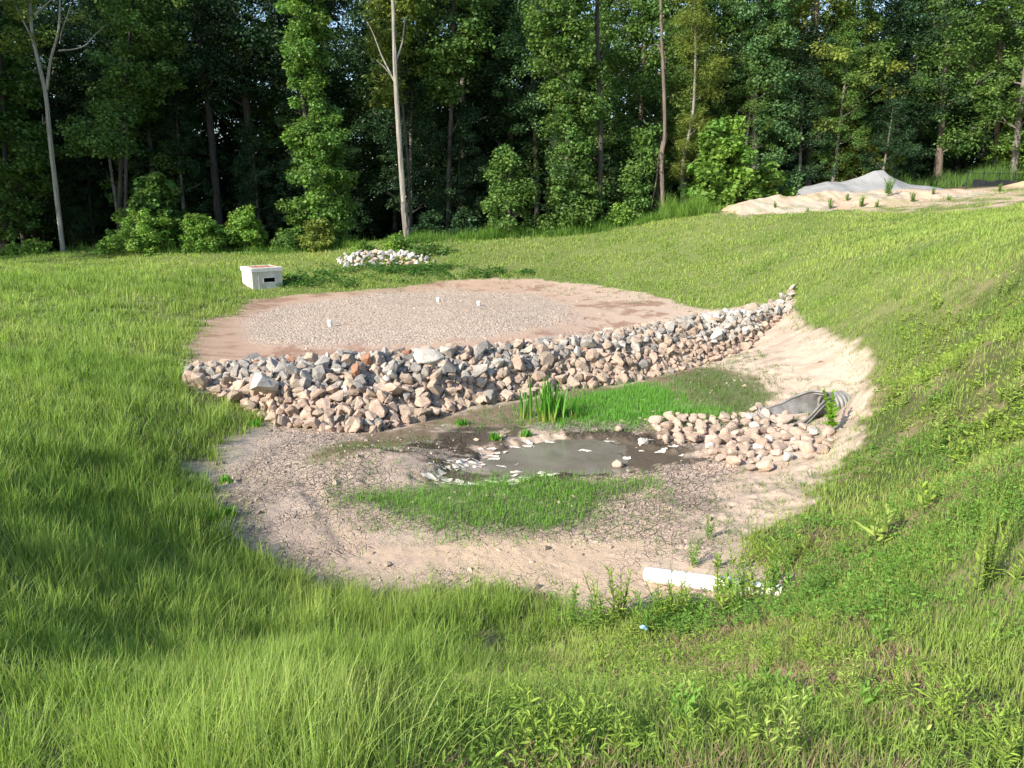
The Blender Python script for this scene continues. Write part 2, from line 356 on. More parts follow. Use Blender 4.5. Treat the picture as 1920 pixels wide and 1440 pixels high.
# relief: puddle, cracked mud plates, ripples, gravel, clods
Z -= .07 * wat + .02 * mudd
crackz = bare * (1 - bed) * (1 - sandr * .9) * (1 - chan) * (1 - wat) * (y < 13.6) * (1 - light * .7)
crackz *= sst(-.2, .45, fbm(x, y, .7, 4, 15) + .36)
f1, f2, cid = vor(x + .09 * fbm(x, y, 3, 3, 8), y + .09 * fbm(x, y, 3, 3, 9), 7.5, 2)
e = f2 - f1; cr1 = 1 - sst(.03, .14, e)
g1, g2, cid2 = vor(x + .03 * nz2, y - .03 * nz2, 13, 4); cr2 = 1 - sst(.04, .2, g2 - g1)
Z += crackz * (-.012 * cr1 - .004 * cr2 + .012 * (cid - .5) + .006 * sst(.5, .16, e) * (cid > .45)); c = mixc(c, c * .7, crackz * cr1 * .5)  # colour also darkened along the cracks, painted cavity shade
Z += bare * (.011 * nz2 + .016 * nz1 + .008 * fbm(x, y, 13, 3, 23)) * (1 - bed * .5) + .02 * (1 - bare) * nz2
Z += bare * sandr * (.06 * fbm(x, y, 2.2, 4, 71) + .035 * np.abs(fbm(x, y, 6, 4, 72))); c = mixc(c, (.30, .235, .17), bare * sandr * sst(.0, .4, fbm(x, y, 2.6, 4, 73)) * .6)
_cb = G(1634, 768)[0]; Z += .46 * np.exp(-(((x - _cb[0] - .05) / .34) ** 2 + ((y - _cb[1] - .30) / .55) ** 2)); mound = np.exp(-(((x + 2.15) / 1.0) ** 2 + ((y - 10.55) / .55) ** 2)) * .13 + np.exp(-(((x + 2.6) / .6) ** 2 + ((y - 9.2) / 1.3) ** 2)) * .07 ; Z += mound * bare
rut = np.exp(-((x - (-2.9 + (9.6 - y) * .55)) / .12) ** 2) * sst(7.2, 8, y) * (1 - sst(9.4, 9.8, y)); Z -= .03 * rut
_zg = Z.reshape(ny, nx)
def H(px, py):
    px = np.asarray(px, float); py = np.asarray(py, float)
    i = np.clip(np.searchsorted(gx, px) - 1, 0, nx - 2); j = np.clip(np.searchsorted(gy, py) - 1, 0, ny - 2)
    fx = np.clip((px - gx[i]) / (gx[i + 1] - gx[i]), 0, 1); fy = np.clip((py - gy[j]) / (gy[j + 1] - gy[j]), 0, 1)
    return (_zg[j, i] * (1 - fx) + _zg[j, i + 1] * fx) * (1 - fy) + (_zg[j + 1, i] * (1 - fx) + _zg[j + 1, i + 1] * fx) * fy
def samp(arr, px, py):
    i = np.clip(np.searchsorted(gx, px) - 1, 0, nx - 2); j = np.clip(np.searchsorted(gy, py) - 1, 0, ny - 2)
    return arr.reshape(ny, nx)[j, i]
gm, n, b, bp, no, tc = attrmat('earth', rough=.95, bump=.5, bscale=55, dist=.012)
mk = N(n, 'ShaderNodeAttribute', attribute_name='mask')
sp = N(n, 'ShaderNodeSeparateColor'); n.links.new(mk.outputs['Color'], sp.inputs[0])
vo = N(n, 'ShaderNodeTexVoronoi', i_Scale=20.0); n.links.new(tc.outputs['Object'], vo.inputs['Vector'])
b2 = N(n, 'ShaderNodeBump', i_Distance=.03); b2.invert = True
n.links.new(sp.outputs[0], b2.inputs['Strength']); n.links.new(vo.outputs['Distance'], b2.inputs['Height']); n.links.new(bp.outputs[0], b2.inputs['Normal']); n.links.new(b2.outputs[0], b.inputs['Normal'])
hs2 = N(n, 'ShaderNodeHueSaturation'); m1 = N(n, 'ShaderNodeMapRange'); m1.inputs['To Min'].default_value = .6; m1.inputs['To Max'].default_value = 1.25
sv = N(n, 'ShaderNodeSeparateColor'); n.links.new(vo.outputs['Color'], sv.inputs[0]); n.links.new(sv.outputs[0], m1.inputs['Value'])
mxg = N(n, 'ShaderNodeMix', data_type='FLOAT'); mxg.inputs[2].default_value = 1.0; n.links.new(sp.outputs[0], mxg.inputs[0]); n.links.new(m1.outputs[0], mxg.inputs[3])
n.links.new(mxg.outputs[0], hs2.inputs['Value']); src = b.inputs['Base Color'].links[0].from_socket; n.links.new(src, hs2.inputs['Color']); n.links.new(hs2.outputs[0], b.inputs['Base Color'])
# drying cracks between curled plates of mud
wv = N(n, 'ShaderNodeTexNoise', i_Scale=5.0, i_Detail=3); n.links.new(tc.outputs['Object'], wv.inputs['Vector'])
va = N(n, 'ShaderNodeVectorMath', operation='SCALE'); va.inputs['Scale'].default_value = .16; n.links.new(wv.outputs['Color'], va.inputs[0])
vb = N(n, 'ShaderNodeVectorMath', operation='ADD'); n.links.new(tc.outputs['Object'], vb.inputs[0]); n.links.new(va.outputs[0], vb.inputs[1])
flat = N(n, 'ShaderNodeVectorMath', operation='MULTIPLY'); flat.inputs[1].default_value = (1, 1, .2); n.links.new(vb.outputs[0], flat.inputs[0])
hts = []
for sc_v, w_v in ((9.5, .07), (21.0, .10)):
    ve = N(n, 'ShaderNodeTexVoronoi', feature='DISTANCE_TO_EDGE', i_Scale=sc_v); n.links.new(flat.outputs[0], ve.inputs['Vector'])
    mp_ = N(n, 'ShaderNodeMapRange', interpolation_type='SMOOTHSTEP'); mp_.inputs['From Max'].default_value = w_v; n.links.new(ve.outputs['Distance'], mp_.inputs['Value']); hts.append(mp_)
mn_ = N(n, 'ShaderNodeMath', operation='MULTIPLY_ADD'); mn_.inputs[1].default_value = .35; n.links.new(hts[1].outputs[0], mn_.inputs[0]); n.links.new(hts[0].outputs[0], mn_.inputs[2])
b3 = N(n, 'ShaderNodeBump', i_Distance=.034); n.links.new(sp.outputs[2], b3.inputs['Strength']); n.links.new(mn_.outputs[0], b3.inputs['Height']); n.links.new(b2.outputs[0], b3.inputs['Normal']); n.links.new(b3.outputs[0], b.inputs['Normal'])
ck = N(n, 'ShaderNodeMapRange'); ck.inputs['To Min'].default_value = .68; ck.inputs['To Max'].default_value = 1.0; n.links.new(hts[0].outputs[0], ck.inputs['Value'])  # darkens the colour in the cracks, standing in for shade in the gaps
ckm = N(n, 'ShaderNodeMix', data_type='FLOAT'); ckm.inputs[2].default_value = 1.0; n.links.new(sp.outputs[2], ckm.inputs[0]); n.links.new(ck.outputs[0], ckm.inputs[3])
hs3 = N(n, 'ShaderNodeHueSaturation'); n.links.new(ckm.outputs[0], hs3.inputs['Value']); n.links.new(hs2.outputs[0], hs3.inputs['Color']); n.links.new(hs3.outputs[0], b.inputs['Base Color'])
rr = N(n, 'ShaderNodeMapRange'); rr.inputs['To Min'].default_value = .95; rr.inputs['To Max'].default_value = .42; n.links.new(sp.outputs[1], rr.inputs['Value']); n.links.new(rr.outputs[0], b.inputs['Roughness'])
idx = np.arange(nx * ny).reshape(ny, nx)
Q = np.stack([idx[:-1, :-1], idx[:-1, 1:], idx[1:, 1:], idx[1:, :-1]], -1).reshape(-1, 4)
wet = np.clip(chan * .8 + mudd * .6, 0, 1)
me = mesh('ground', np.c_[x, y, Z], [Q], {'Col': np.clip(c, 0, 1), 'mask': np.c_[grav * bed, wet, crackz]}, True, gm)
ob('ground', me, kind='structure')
print('ground verts', len(x))

# the shallow grey puddle: a level sheet lying in its hollow
wx, wy = P_WATER.mean(0)
wp = P_WATER[:, 0], P_WATER[:, 1]
ux = np.arange(wp[0].min() - .3, wp[0].max() + .3, .04); uy = np.arange(wp[1].min() - .3, wp[1].max() + .3, .04)
UX, UY = np.meshgrid(ux, uy); s = sdf(UX.ravel(), UY.ravel(), P_WATER) + .12 * fbm(UX.ravel(), UY.ravel(), 2.5, 3, 31)
WZ = float(np.median(H(UX.ravel()[s < -.05], UY.ravel()[s < -.05]))) + .012
k = len(ux); keep = s < .02
idx = np.arange(len(ux) * len(uy)).reshape(len(uy), k); Q = np.stack([idx[:-1, :-1], idx[:-1, 1:], idx[1:, 1:], idx[1:, :-1]], -1).reshape(-1, 4)
wm = noisemat('murky_water', (.15, .13, .10), (.22, .20, .165), 1.6, rough=.10, bump=.08, dist=.01, spec=.5)
WX = UX.ravel(); WY = UY.ravel()
ob('puddle_water', mesh('puddle_water', np.c_[WX, WY, np.full(WX.size, WZ)], [Q[keep[Q].all(1)]], None, True, wm), kind='structure')
# chalky dried scum round the puddle edge
fx_ = np.arange(wp[0].min() - .5, wp[0].max() + .5, .018); fy_ = np.arange(wp[1].min() - .4, wp[1].max() + .4, .018)
A, B = np.meshgrid(fx_, fy_); A = A.ravel(); B = B.ravel(); s = sdf(A, B, P_WATER)
v1, v2, vc = vor(A + .06 * fbm(A, B, 6, 3, 3), B * 1.5 + .06 * fbm(A, B, 6, 3, 4), 5.0, 6)
edge = np.exp(-((s + .10) / .13) ** 2); lw = (1 - sst(-.4, .5, A)) * .30 + .9 * np.exp(-((B - (P_WATER[:, 1].min() + .28)) / .22) ** 2) * .3
lft = 1 - sst(-.9, .9, A); sel = (vc + .25 * fbm(A, B, 1.8, 3, 14) < edge * (.12 + .80 * lft) + .14 * (s < .05) * lft) & (v2 - v1 > .06 + .30 * np.abs(fbm(A, B, 7, 3, 9))) & (s < .22)
Q = np.arange(A.size).reshape(len(fy_), len(fx_)); Q = np.stack([Q[:-1, :-1], Q[:-1, 1:], Q[1:, 1:], Q[1:, :-1]], -1).reshape(-1, 4)
Q = Q[sel[Q].all(1)]; zz = np.maximum(H(A, B), WZ) + .010 + .012 * fbm(A, B, 14, 2, 5)
us, inv = np.unique(Q, return_inverse=True)
scm = noisemat('dried_scum', (.52, .45, .36), (.78, .72, .63), 9, rough=.9, bump=.5, dist=.01)
if len(us): ob('dried_scum', mesh('dried_scum', np.c_[A, B, zz][us], [inv.reshape(-1, 4)], None, True, scm), kind='stuff', label='chalky white dried scum crusted around the grey puddle', cat='scum')
# ------------------------------------------------------------------ rocks
import bmesh
def rock_shape(seed, npts=13, flat=.75, rnd=.0):
    r = np.random.default_rng(seed); P = r.normal(size=(npts, 3)); P /= np.linalg.norm(P, axis=1)[:, None]
    P *= r.uniform(.8, 1.1, (npts, 1)); P *= np.array([r.uniform(.85, 1.2), r.uniform(.65, .95), flat * r.uniform(.75, 1.1)])
    bm = bmesh.new()
    for p in P: bm.verts.new(p)
    bmesh.ops.convex_hull(bm, input=bm.verts)
    for v in [v for v in bm.verts if not v.link_faces]: bm.verts.remove(v)
    bmesh.ops.dissolve_limit(bm, angle_limit=R(14), verts=bm.verts, edges=bm.edges)
    bmesh.ops.bevel(bm, geom=list(bm.edges), offset=.04 + rnd, segments=1 + (rnd > .05), affect='EDGES', clamp_overlap=True)
    bmesh.ops.triangulate(bm, faces=bm.faces)
    bmesh.ops.subdivide_edges(bm, edges=[e for e in bm.edges if e.calc_length() > .35], cuts=1)
    bmesh.ops.triangulate(bm, faces=bm.faces)
    V = np.array([v.co[:] for v in bm.verts]); bm.verts.index_update()
    Fc = np.array([[v.index for v in f.verts] for f in bm.faces]); bm.free()
    V = V * (1 + .10 * fbm(V[:, 0] + seed, V[:, 1] + V[:, 2] * 1.7, 2.2, 3, seed)[:, None])
    return V * .5, Fc          # about one metre long
SHP = [rock_shape(100 + i, 13 + i % 7, (.8, .62, .9, .5)[i % 4]) for i in range(16)]
RND = [rock_shape(300 + i, 15, .62, .07) for i in range(8)]
def _peb(seed):
    r = np.random.default_rng(seed); P = r.normal(size=(9, 3)); P /= np.linalg.norm(P, axis=1)[:, None]; P *= [1, .8, .6]; bm = bmesh.new()
    for p in P: bm.verts.new(p)
    bmesh.ops.convex_hull(bm, input=bm.verts); bmesh.ops.triangulate(bm, faces=bm.faces); bm.verts.index_update(); V = np.array([v.co[:] for v in bm.verts]); Fc = np.array([[v.index for v in f.verts] for f in bm.faces]); bm.free(); return V, Fc
PEB = [_peb(i) for i in range(6)]
def rmat(name, c1, c2, **k): return noisemat(name, c1, c2, 4.5, rough=.92, bump=.55, dist=.06, rand=.16, fac=(.3, .7), **k)
RM = {'grey': rmat('stone_grey', (.22, .20, .18), (.38, .345, .30)), 'dark grey': rmat('stone_dark', (.15, .145, .14), (.29, .27, .25)),
      'pale speckled': rmat('stone_pale', (.33, .30, .26), (.54, .49, .42)), 'tan': rmat('stone_tan', (.30, .225, .165), (.48, .38, .29)),
      'pinkish': rmat('stone_pink', (.34, .24, .18), (.55, .41, .31)), 'rust orange': rmat('stone_rust', (.30, .13, .07), (.46, .26, .16)),
      'whitish': rmat('stone_white', (.42, .395, .35), (.62, .58, .52)), 'silt covered': rmat('stone_silt', (.38, .285, .22), (.52, .40, .315))}
_rc = {}
def rock_mesh(bank, i, mat):
    k = (id(bank), i, mat)
    if k not in _rc: _rc[k] = mesh('rock', bank[i][0], [bank[i][1]], None, False, RM[mat])
    return _rc[k]
def eul(r, tilt=1.0): return (r.uniform(-tilt, tilt), r.uniform(-tilt, tilt), r.uniform(0, 6.283))
def scatter_surface(n, sampler, rmin, fill=1.0):
    """dart throwing; sampler(k) -> (k,2), radii from rmin(k)"""
    P = []; Rr = []; cell = {}; q = sampler(n); rad = rmin(len(q)); q = np.c_[q, H(q[:, 0], q[:, 1])]
    for p, r in zip(q, rad):
        ci = (int(p[0] // .5), int(p[1] // .5)); ok = True
        for a in (-1, 0, 1):
            for b in (-1, 0, 1):
                for k in cell.get((ci[0] + a, ci[1] + b), ()):
                    if (P[k][0] - p[0]) ** 2 + (P[k][1] - p[1]) ** 2 + (P[k][2] - p[2]) ** 2 < (fill * .5 * (r + Rr[k])) ** 2: ok = False; break
                if not ok: break
            if not ok: break
        if ok: cell.setdefault(ci, []).append(len(P)); P.append(p); Rr.append(r)
    return np.array(P)[:, :2], np.array(Rr)
rr_ = np.random.default_rng(42)
def dam_sampler(n):
    th = rr_.uniform(_tf[0] + .003, _tf[-1] - .002, n * 3); yf, yc, zc = dam_lines(th)
    yy = rr_.uniform(yf - .15, yc + .95, n * 3); w = yy / 20; k = rr_.random(n * 3) < w * (yc - yf + 1.1) / 4.2
    return np.c_[th * yy, yy][k][:n]
big, brad = scatter_surface(45000, dam_sampler, lambda k: np.clip(rr_.lognormal(-1.56, .22, k), .15, .34), .80)
sml, srad = scatter_surface(22000, dam_sampler, lambda k: rr_.uniform(.13, .24, k), .85)
def dcol(px_, py_):
    th = px_ / py_; yf, yc, zc = dam_lines(th); t = (py_ - yf) / (yc - yf); r = rr_.random()
    left = th < -.12; right = th > .26
    if r < .010 and t > .35: return 'rust orange', t
    if right and t > .3: return ('whitish' if r < .30 else 'pale speckled' if r < .7 else 'tan'), t
    if t < .45: return ('pinkish' if r < .42 else 'tan' if r < .8 else 'silt covered' if r < .92 else 'grey'), t
    if left: return ('grey' if r < .36 else 'dark grey' if r < .44 else 'pale speckled' if r < .66 else 'tan'), t
    return ('grey' if r < .22 else 'pale speckled' if r < .42 else 'tan' if r < .78 else 'pinkish' if r < .95 else 'dark grey'), t
def place_name(px_, py_, t):
    th = px_ / py_; q = (th - _tf[0]) / (_tf[-1] - _tf[0])
    a = ['at its grassy end', 'left of the pale slab', 'right of the pale slab', 'behind the cattails', 'right of the cattails', 'near the right bank', 'at its white end'][min(6, int(q * 7))]
    return ('at the foot' if t < .2 else 'on the lower face' if t < .5 else 'on the upper face' if t < .9 else 'on the crest'), a
items = []
for (px_, py_), r in list(zip(big, brad)) + list(zip(sml, srad)):
    c_, t = dcol(px_, py_); z = float(H(px_, py_)); vis = r / py_ * (1.0 if t < 1.15 else .4) * (.6 if r < .17 else 1)
    items.append([vis, px_, py_, z, r, c_, t])
items.sort(key=lambda q: -q[0]); print('dam rocks', len(items))
NIND = 222; rub = {}
for k, (vis, px_, py_, z, r, c_, t) in enumerate(items):
    s = r * rr_.uniform(1.25, 1.6); e = eul(rr_, 1.1); i = int(rr_.integers(16))
    zz = z + s * rr_.uniform(.10, .28) + (.05 if k < NIND else -.01)
    if k < NIND:
        h, a = place_name(px_, py_, t)
        ob('riprap_rock', rock_mesh(SHP, i, c_), None, (px_, py_, zz), e, (s, s, s), f"{'large' if r > .27 else 'mid-sized'} {c_} rock {h} of the dam, {a}", 'rock', 'angular rocks of the check dam')
    else:
        M = np.array(Matrix.Rotation(e[2], 3, 'Z') @ Matrix.Rotation(e[0], 3, 'X') @ Matrix.Rotation(e[1], 3, 'Y'))
        rub.setdefault(c_, MB()).add(SHP[i][0] @ M.T * s + [px_, py_, zz], [SHP[i][1]])
allr = MB(); mats = list(rub); mi = []
for q, c_ in enumerate(mats):
    V = np.concatenate(rub[c_].v); Fq = np.concatenate(rub[c_].f[3]); allr.add(V, [Fq]); mi.append(np.full(len(Fq), q))
mr_ = allr.mesh('rubble'); [mr_.materials.append(RM[c_]) for c_ in mats]
mr_.polygons.foreach_set('material_index', np.concatenate(mi).astype(np.int32))
ob('rubble', mr_, kind='stuff', label='smaller angular stones filling the rock check dam', cat='rubble')
def rock_at(u, v, s, bank, i, c_, label, group=None, e=(0, 0, 0), sc=(1, 1, 1), dz=0, name='rock', ondam=None):
    p = G(u, v)[0] if ondam is None else PZ(u, v, ondam); z = float(H(p[0], p[1])) if ondam is None else p[2]
    return ob(name, rock_mesh(bank, i, c_), None, (p[0], p[1], z + dz), e, (s * sc[0], s * sc[1], s * sc[2]), label, 'rock', group)
rock_at(797, 668, .95, SHP, 3, 'pale speckled', 'big flat pale slab lying on the crest of the rock dam', e=(.35, .1, .15), sc=(1.1, .8, .55), ondam=-1.2, name='stone_slab')
rock_at(763, 660, .26, SHP, 1, 'rust orange', 'thin rust orange rock standing upright left of the big pale slab', e=(1.4, .1, .3), sc=(.7, .9, .9), ondam=-1.2)
rock_at(490, 722, .52, SHP, 4, 'pale speckled', 'large pale speckled boulder on the left face of the rock dam', e=(.5, .3, .5), ondam=-1.62)
rock_at(690, 672, .34, SHP, 5, 'rust orange', 'rust orange rock on the upper face below the upright orange rock', e=(.5, .3, .5), ondam=-1.33)
rock_at(668, 694, .28, SHP, 6, 'rust orange', 'dark rust red rock on the dam face between grey stones', e=(.2, .3, 1.5), ondam=-1.48)
rock_at(1160, 865, .24, RND, 1, 'silt covered', 'lone silt covered stone on the near shore of the grey puddle', e=(0, 0, .3), dz=.05)
rock_at(1208, 829, .23, SHP, 2, 'whitish', 'lone whitish stone at the right end of the grey puddle', e=(0, .3, .3), dz=.05)
rock_at(745, 799, .17, SHP, 7, 'silt covered', 'flat pink stone lying in the mud before the dam foot', e=(0, .1, .3), sc=(1.3, 1, .5), dz=.02)
rock_at(1003, 1103, .13, SHP, 8, 'tan', 'small brown stone on the cracked mud near the front grass', e=(0, .1, .3), dz=.02)
rock_at(1160, 806, .20, RND, 3, 'silt covered', 'small silt covered stone left of the culvert rocks', e=(0, .1, .3), dz=.02)
rock_at(1165, 790, .12, RND, 2, 'silt covered', 'tiny silt covered stone between puddle and green grass patch', e=(0, .1, .3), dz=.02)
rock_at(912, 832, .10, RND, 4, 'tan', 'small brown stone on the black mud behind the puddle', e=(0, .1, .3), dz=.02)

# rounded rocks of the culvert apron
P_APR = poly_px([(1220,800),(1260,778),(1330,785),(1400,775),(1440,758),(1475,770),(1480,800),(1560,812),(1545,845),(1480,870),(1400,880),(1340,855),(1320,835),(1240,828)])
mn, mx_ = P_APR.min(0), P_APR.max(0)
def apr(n):
    q = rr_.uniform(mn, mx_, (n, 2)); return q[sdf(q[:, 0], q[:, 1], P_APR) < .05]
ap, ar = scatter_surface(9000, apr, lambda k: np.clip(rr_.lognormal(-1.60, .24, k), .13, .30))
ordr = np.argsort(-ar); print('apron', len(ap))
CULV = G(1470, 800)[0][:2]
for q, k in enumerate(ordr):
    px_, py_ = ap[k]; r = ar[k]; s = r * 1.38; c_ = 'silt covered' if rr_.random() < .8 else ('pinkish' if rr_.random() < .7 else 'whitish')
    u_ = 960 + F * px_ / (py_ * .95)
    wh = 'below the culvert mouth' if px_ > CULV[0] - .15 else 'midway between culvert and puddle' if px_ > CULV[0] - 1.1 else 'at the puddle end of the apron'
    fb = 'near edge' if py_ < np.median(ap[:, 1]) else 'far edge'
    ob('apron_rock', rock_mesh(RND, int(rr_.integers(8)), c_), None, (px_, py_, float(H(px_, py_)) + s * .2), eul(rr_, .5), (s, s, s),
       f"{'large' if r > .24 else 'smaller'} {c_} rounded rock {wh}, {fb}", 'rock', 'rounded rocks below the culvert')
# pale rock heap on the far berm
P_HEAP = poly_px([(632,490),(650,480),(700,474),(750,476),(800,486),(815,494),(760,499),(690,503),(650,500)])
mn, mx_ = P_HEAP.min(0), P_HEAP.max(0); hc = P_HEAP.mean(0)
def hp(n):
    q = rr_.uniform(mn, mx_, (n, 2)); return q[sdf(q[:, 0], q[:, 1], P_HEAP) < .05]
ap2, ar2 = scatter_surface(2500, hp, lambda k: rr_.uniform(.20, .34, k))
ordr = np.argsort(-ar2)[:125]; print('heap', len(ap2))
for k in ordr:
    px_, py_ = ap2[k]; s = ar2[k] * 1.25; dd = sdf(np.array([px_]), np.array([py_]), P_HEAP)[0]
    c_ = ['grey', 'pale speckled', 'pinkish', 'dark grey', 'whitish'][int(rr_.integers(5))]
    ob('heap_rock', rock_mesh(SHP, int(rr_.integers(16)), c_), None, (px_, py_, float(H(px_, py_)) + .05 + min(.16, max(0, -dd) * .2)), eul(rr_, .8), (s, s, s),
       f"{c_} rock {'on the left' if px_ < hc[0] - .9 else 'on the right' if px_ > hc[0] + 1.1 else 'in the middle'} of the heap on the far berm", 'rock', 'rocks of the heap on the far berm')

# ------------------------------------------------------------------ concrete outlet box with rusty lid
conc = noisemat('weathered_concrete', (.36, .33, .27), (.58, .54, .46), 3.0, rough=.9, bump=.25, dist=.01, stretch=(1.5, 1.5, .35), fac=(.3, .62))
conc2 = noisemat('concrete_rim', (.52, .50, .45), (.68, .65, .58), 5, rough=.9, bump=.2, dist=.01)
rustm = noisemat('rusty_iron', (.24, .09, .05), (.36, .19, .12), 7, rough=.85, bump=.3, dist=.01)
blackm = noisemat('opening_shade_black', (.008, .008, .008), (.014, .014, .014), 5, bump=0)  # near black paint standing in for the shade inside openings
p = PZ(484, 547, -1.72); S_ = 1.12; zb = -1.95
bx = thing('outlet_box', (p[0] - .02, p[1] + .62, zb), 'weathered concrete outlet box with rusty lid on the edge of the gravel bed', 'outlet box', rz=R(38))
h = S_ / 2; Hh = .95; w_ = .10
mb = MB()
sl0, sl1, sz0, sz1 = -.14, .30, .56, .72          # the slot in the front wall
for g in (box_geo(-h, sl0, -h, -h + w_, 0, Hh), box_geo(sl1, h, -h, -h + w_, 0, Hh), box_geo(sl0, sl1, -h, -h + w_, 0, sz0), box_geo(sl0, sl1, -h, -h + w_, sz1, Hh),
          box_geo(-h, -h + w_, -h + w_, h, 0, Hh), box_geo(h - w_, h, -h + w_, h, 0, Hh), box_geo(-h + w_, h - w_, h - w_, h, 0, Hh)): mb.add(*g)
ob('wall', mb.mesh('wall', conc), bx)
mb = MB(); o_ = .035; hi = h + o_; wi = .17; z0, z1 = Hh, Hh + .15
for g in (box_geo(-hi, hi, -hi, -hi + wi, z0, z1), box_geo(-hi, hi, hi - wi, hi, z0, z1), box_geo(-hi, -hi + wi, -hi + wi, hi - wi, z0, z1), box_geo(hi - wi, hi, -hi + wi, hi - wi, z0, z1)): mb.add(*g)
rm_ = ob('rim', mb.mesh('rim', conc2), bx)
bv = rm_.modifiers.new('edge', 'BEVEL'); bv.width = .012; bv.segments = 2
mb = MB(); mb.add(*box_geo(-hi + wi, hi - wi, -hi + wi, hi - wi, z0 + .03, z1 - .008))
for q in range(5): a = -hi + wi + .12 + q * .2; mb.add(*box_geo(a, a + .05, -hi + wi + .05, hi - wi - .05, z1 - .006, z1 + .008))
ob('lid', mb.mesh('lid', rustm), bx)
mb = MB()
for g in (box_geo(sl0 - .03, sl0, -h - .015, -h + .03, sz0 - .03, sz1 + .03), box_geo(sl1, sl1 + .03, -h - .015, -h + .03, sz0 - .03, sz1 + .03), box_geo(sl0, sl1, -h - .015, -h + .03, sz1, sz1 + .03), box_geo(sl0, sl1, -h - .015, -h + .03, sz0 - .03, sz0)): mb.add(*g)
ob('slot_frame', mb.mesh('slot_frame', conc2), bx)
mb = MB(); mb.add(*box_geo(-h + w_, h - w_, -h + w_ + .25, -h + w_ + .28, 0, Hh - .01)); ob('slot_dark_sheet', mb.mesh('slot_dark_sheet', blackm), bx)  # added black sheet, painted darkness behind the slot
# a cast seam plate on the front
mb = MB(); mb.add(*box_geo(-.33, -.30, -h - .012, -h, .12, .95)); mb.add(*box_geo(-.30, .12, -h - .012, -h, .12, .15)); ob('formwork_seam', mb.mesh('formwork_seam', conc), bx)
BOXC = (bx.location.x, bx.location.y)

# ------------------------------------------------------------------ white plastic stubs and the long white pipe
pvc = noisemat('white_plastic', (.56, .56, .54), (.68, .68, .66), 3, rough=.4, bump=.03, dist=.003, spec=.5)
pvcd = noisemat('white_plastic_dusty', (.52, .47, .40), (.76, .74, .70), 9, rough=.5, bump=.05, dist=.003, fac=(.3, .5))
for q, (u_, v_, lb) in enumerate([(619, 611, 'white capped pipe stub standing alone in the near left of the gravel bed'), (822, 565, 'white capped pipe stub at the far edge of the gravel bed, left of its neighbour'), (898, 573, 'white capped pipe stub farthest right in the gravel bed')]):
    g_ = G(u_, v_)[0]; t = thing('pipe_stub', (g_[0], g_[1], float(H(g_[0], g_[1]))), lb, 'pipe stub', 'white pipe stubs in the gravel bed', rz=q)
    V, f = tube_geo([(0, 0, -.1), (0, 0, .0), (0, 0, .13 + .03 * (q == 0))], .062, 20); ob('pipe', mesh('pipe', V, f, None, False, pvc), t)
    zt = .13 + .03 * (q == 0); V, f = tube_geo([(0, 0, zt - .05), (0, 0, zt + .015), (0, 0, zt + .022)], [.074, .074, .066], 20); ob('cap', mesh('cap', V, f, None, False, pvcd), t)
a_ = G(1212, 1090)[0]; b_ = G(1470, 1112)[0]
a_[2] = float(H(a_[0], a_[1])) + .055; b_[2] = float(H(b_[0], b_[1])) - .01
dv = b_ - a_; L_ = np.linalg.norm(dv); dv /= L_
pt = thing('drain_pipe', tuple(a_), 'long white plastic drain pipe lying at the front edge of the basin', 'pipe')
ro = .078
def shell(p0, p1, r0, r1, n=28):
    V1, f1_ = tube_geo([p0, p0 + (p1 - p0) * .5, p1], r0, n, cap=False); V2, f2_ = tube_geo([p0, p0 + (p1 - p0) * .5, p1], r1, n, cap=False)
    m_ = MB(); m_.add(V1, f1_); m_.add(V2, [f_[:, ::-1] for f_ in f2_]); nn = len(V1)
    j = np.arange(n); j2 = (j + 1) % n
    for off in (0, 2 * n): m_.add(np.zeros((0, 3)), []); m_.f.setdefault(4, []).append(np.stack([off + j, off + nn + j, off + nn + j2, off + j2], -1))
    return m_
z3 = np.zeros(3)
ob('pipe_length', shell(z3, dv * L_ * .57, ro, ro - .007).mesh('pipe_length', pvc, False), pt)
ob('bell_joint', shell(dv * L_ * .56, dv * L_ * .64, ro + .009, ro - .004).mesh('bell_joint', pvcd, False), pt)
ob('pipe_length', shell(dv * L_ * .63, dv * L_ * 1.0, ro, ro - .007).mesh('pipe_length', pvcd, False), pt)
for o2 in pt.children_recursive: pass

# ------------------------------------------------------------------ corrugated culvert with flared end
gal = noisemat('weathered_culvert', (.07, .07, .07), (.24, .23, .215), 5, rough=.6, bump=.25, dist=.01, fac=(.3, .7))
gal2 = noisemat('culvert_rim', (.13, .125, .12), (.27, .26, .24), 6, rough=.55, bump=.15, dist=.01)
sed = noisemat('pink_sediment', (.36, .27, .21), (.52, .41, .33), 7, rough=.95, bump=.5, dist=.015)
m0 = G(1466, 806)[0]; m1_ = G(1578, 792)[0]
ax = np.array([1.0, .26, 0]); ax /= np.linalg.norm(ax)        # from the mouth back into the bank
side = np.array([-ax[1], ax[0], 0])
org = np.array([m0[0] + .02, m0[1] + .42, 0]); org[2] = float(H(org[0], org[1])) - .02
cul = thing('culvert', tuple(org), 'grey corrugated culvert with flared end opening onto the rounded rocks', 'culvert')
LF = 1.02; rp = .235
def sect(s, n=33):
    """s 0 lip .. 1 pipe: profile points (lateral, up)"""
    k = sst(.0, 1.0, s); hw = .50 * (1 - k) + rp * k; top = .17 + (2 * rp - .17) * sst(.12, .88, s)
    a = np.linspace(-1, 1, n)
    # closed pipe: angles -180..180 from bottom; open flare: up to the height 'top'
    amax = np.interp(s, [0, .5, .85, 1], [1.25, 1.5, 2.0, 2.9])
    an = a * amax; lat = np.sin(an) * hw / max(math.sin(min(amax, 1.57)), .2); up = (1 - np.cos(an)); up = up / (1 - math.cos(amax)) * top
    return lat, up
S2 = np.linspace(0, 1, 24); Vin = []; Vout = []
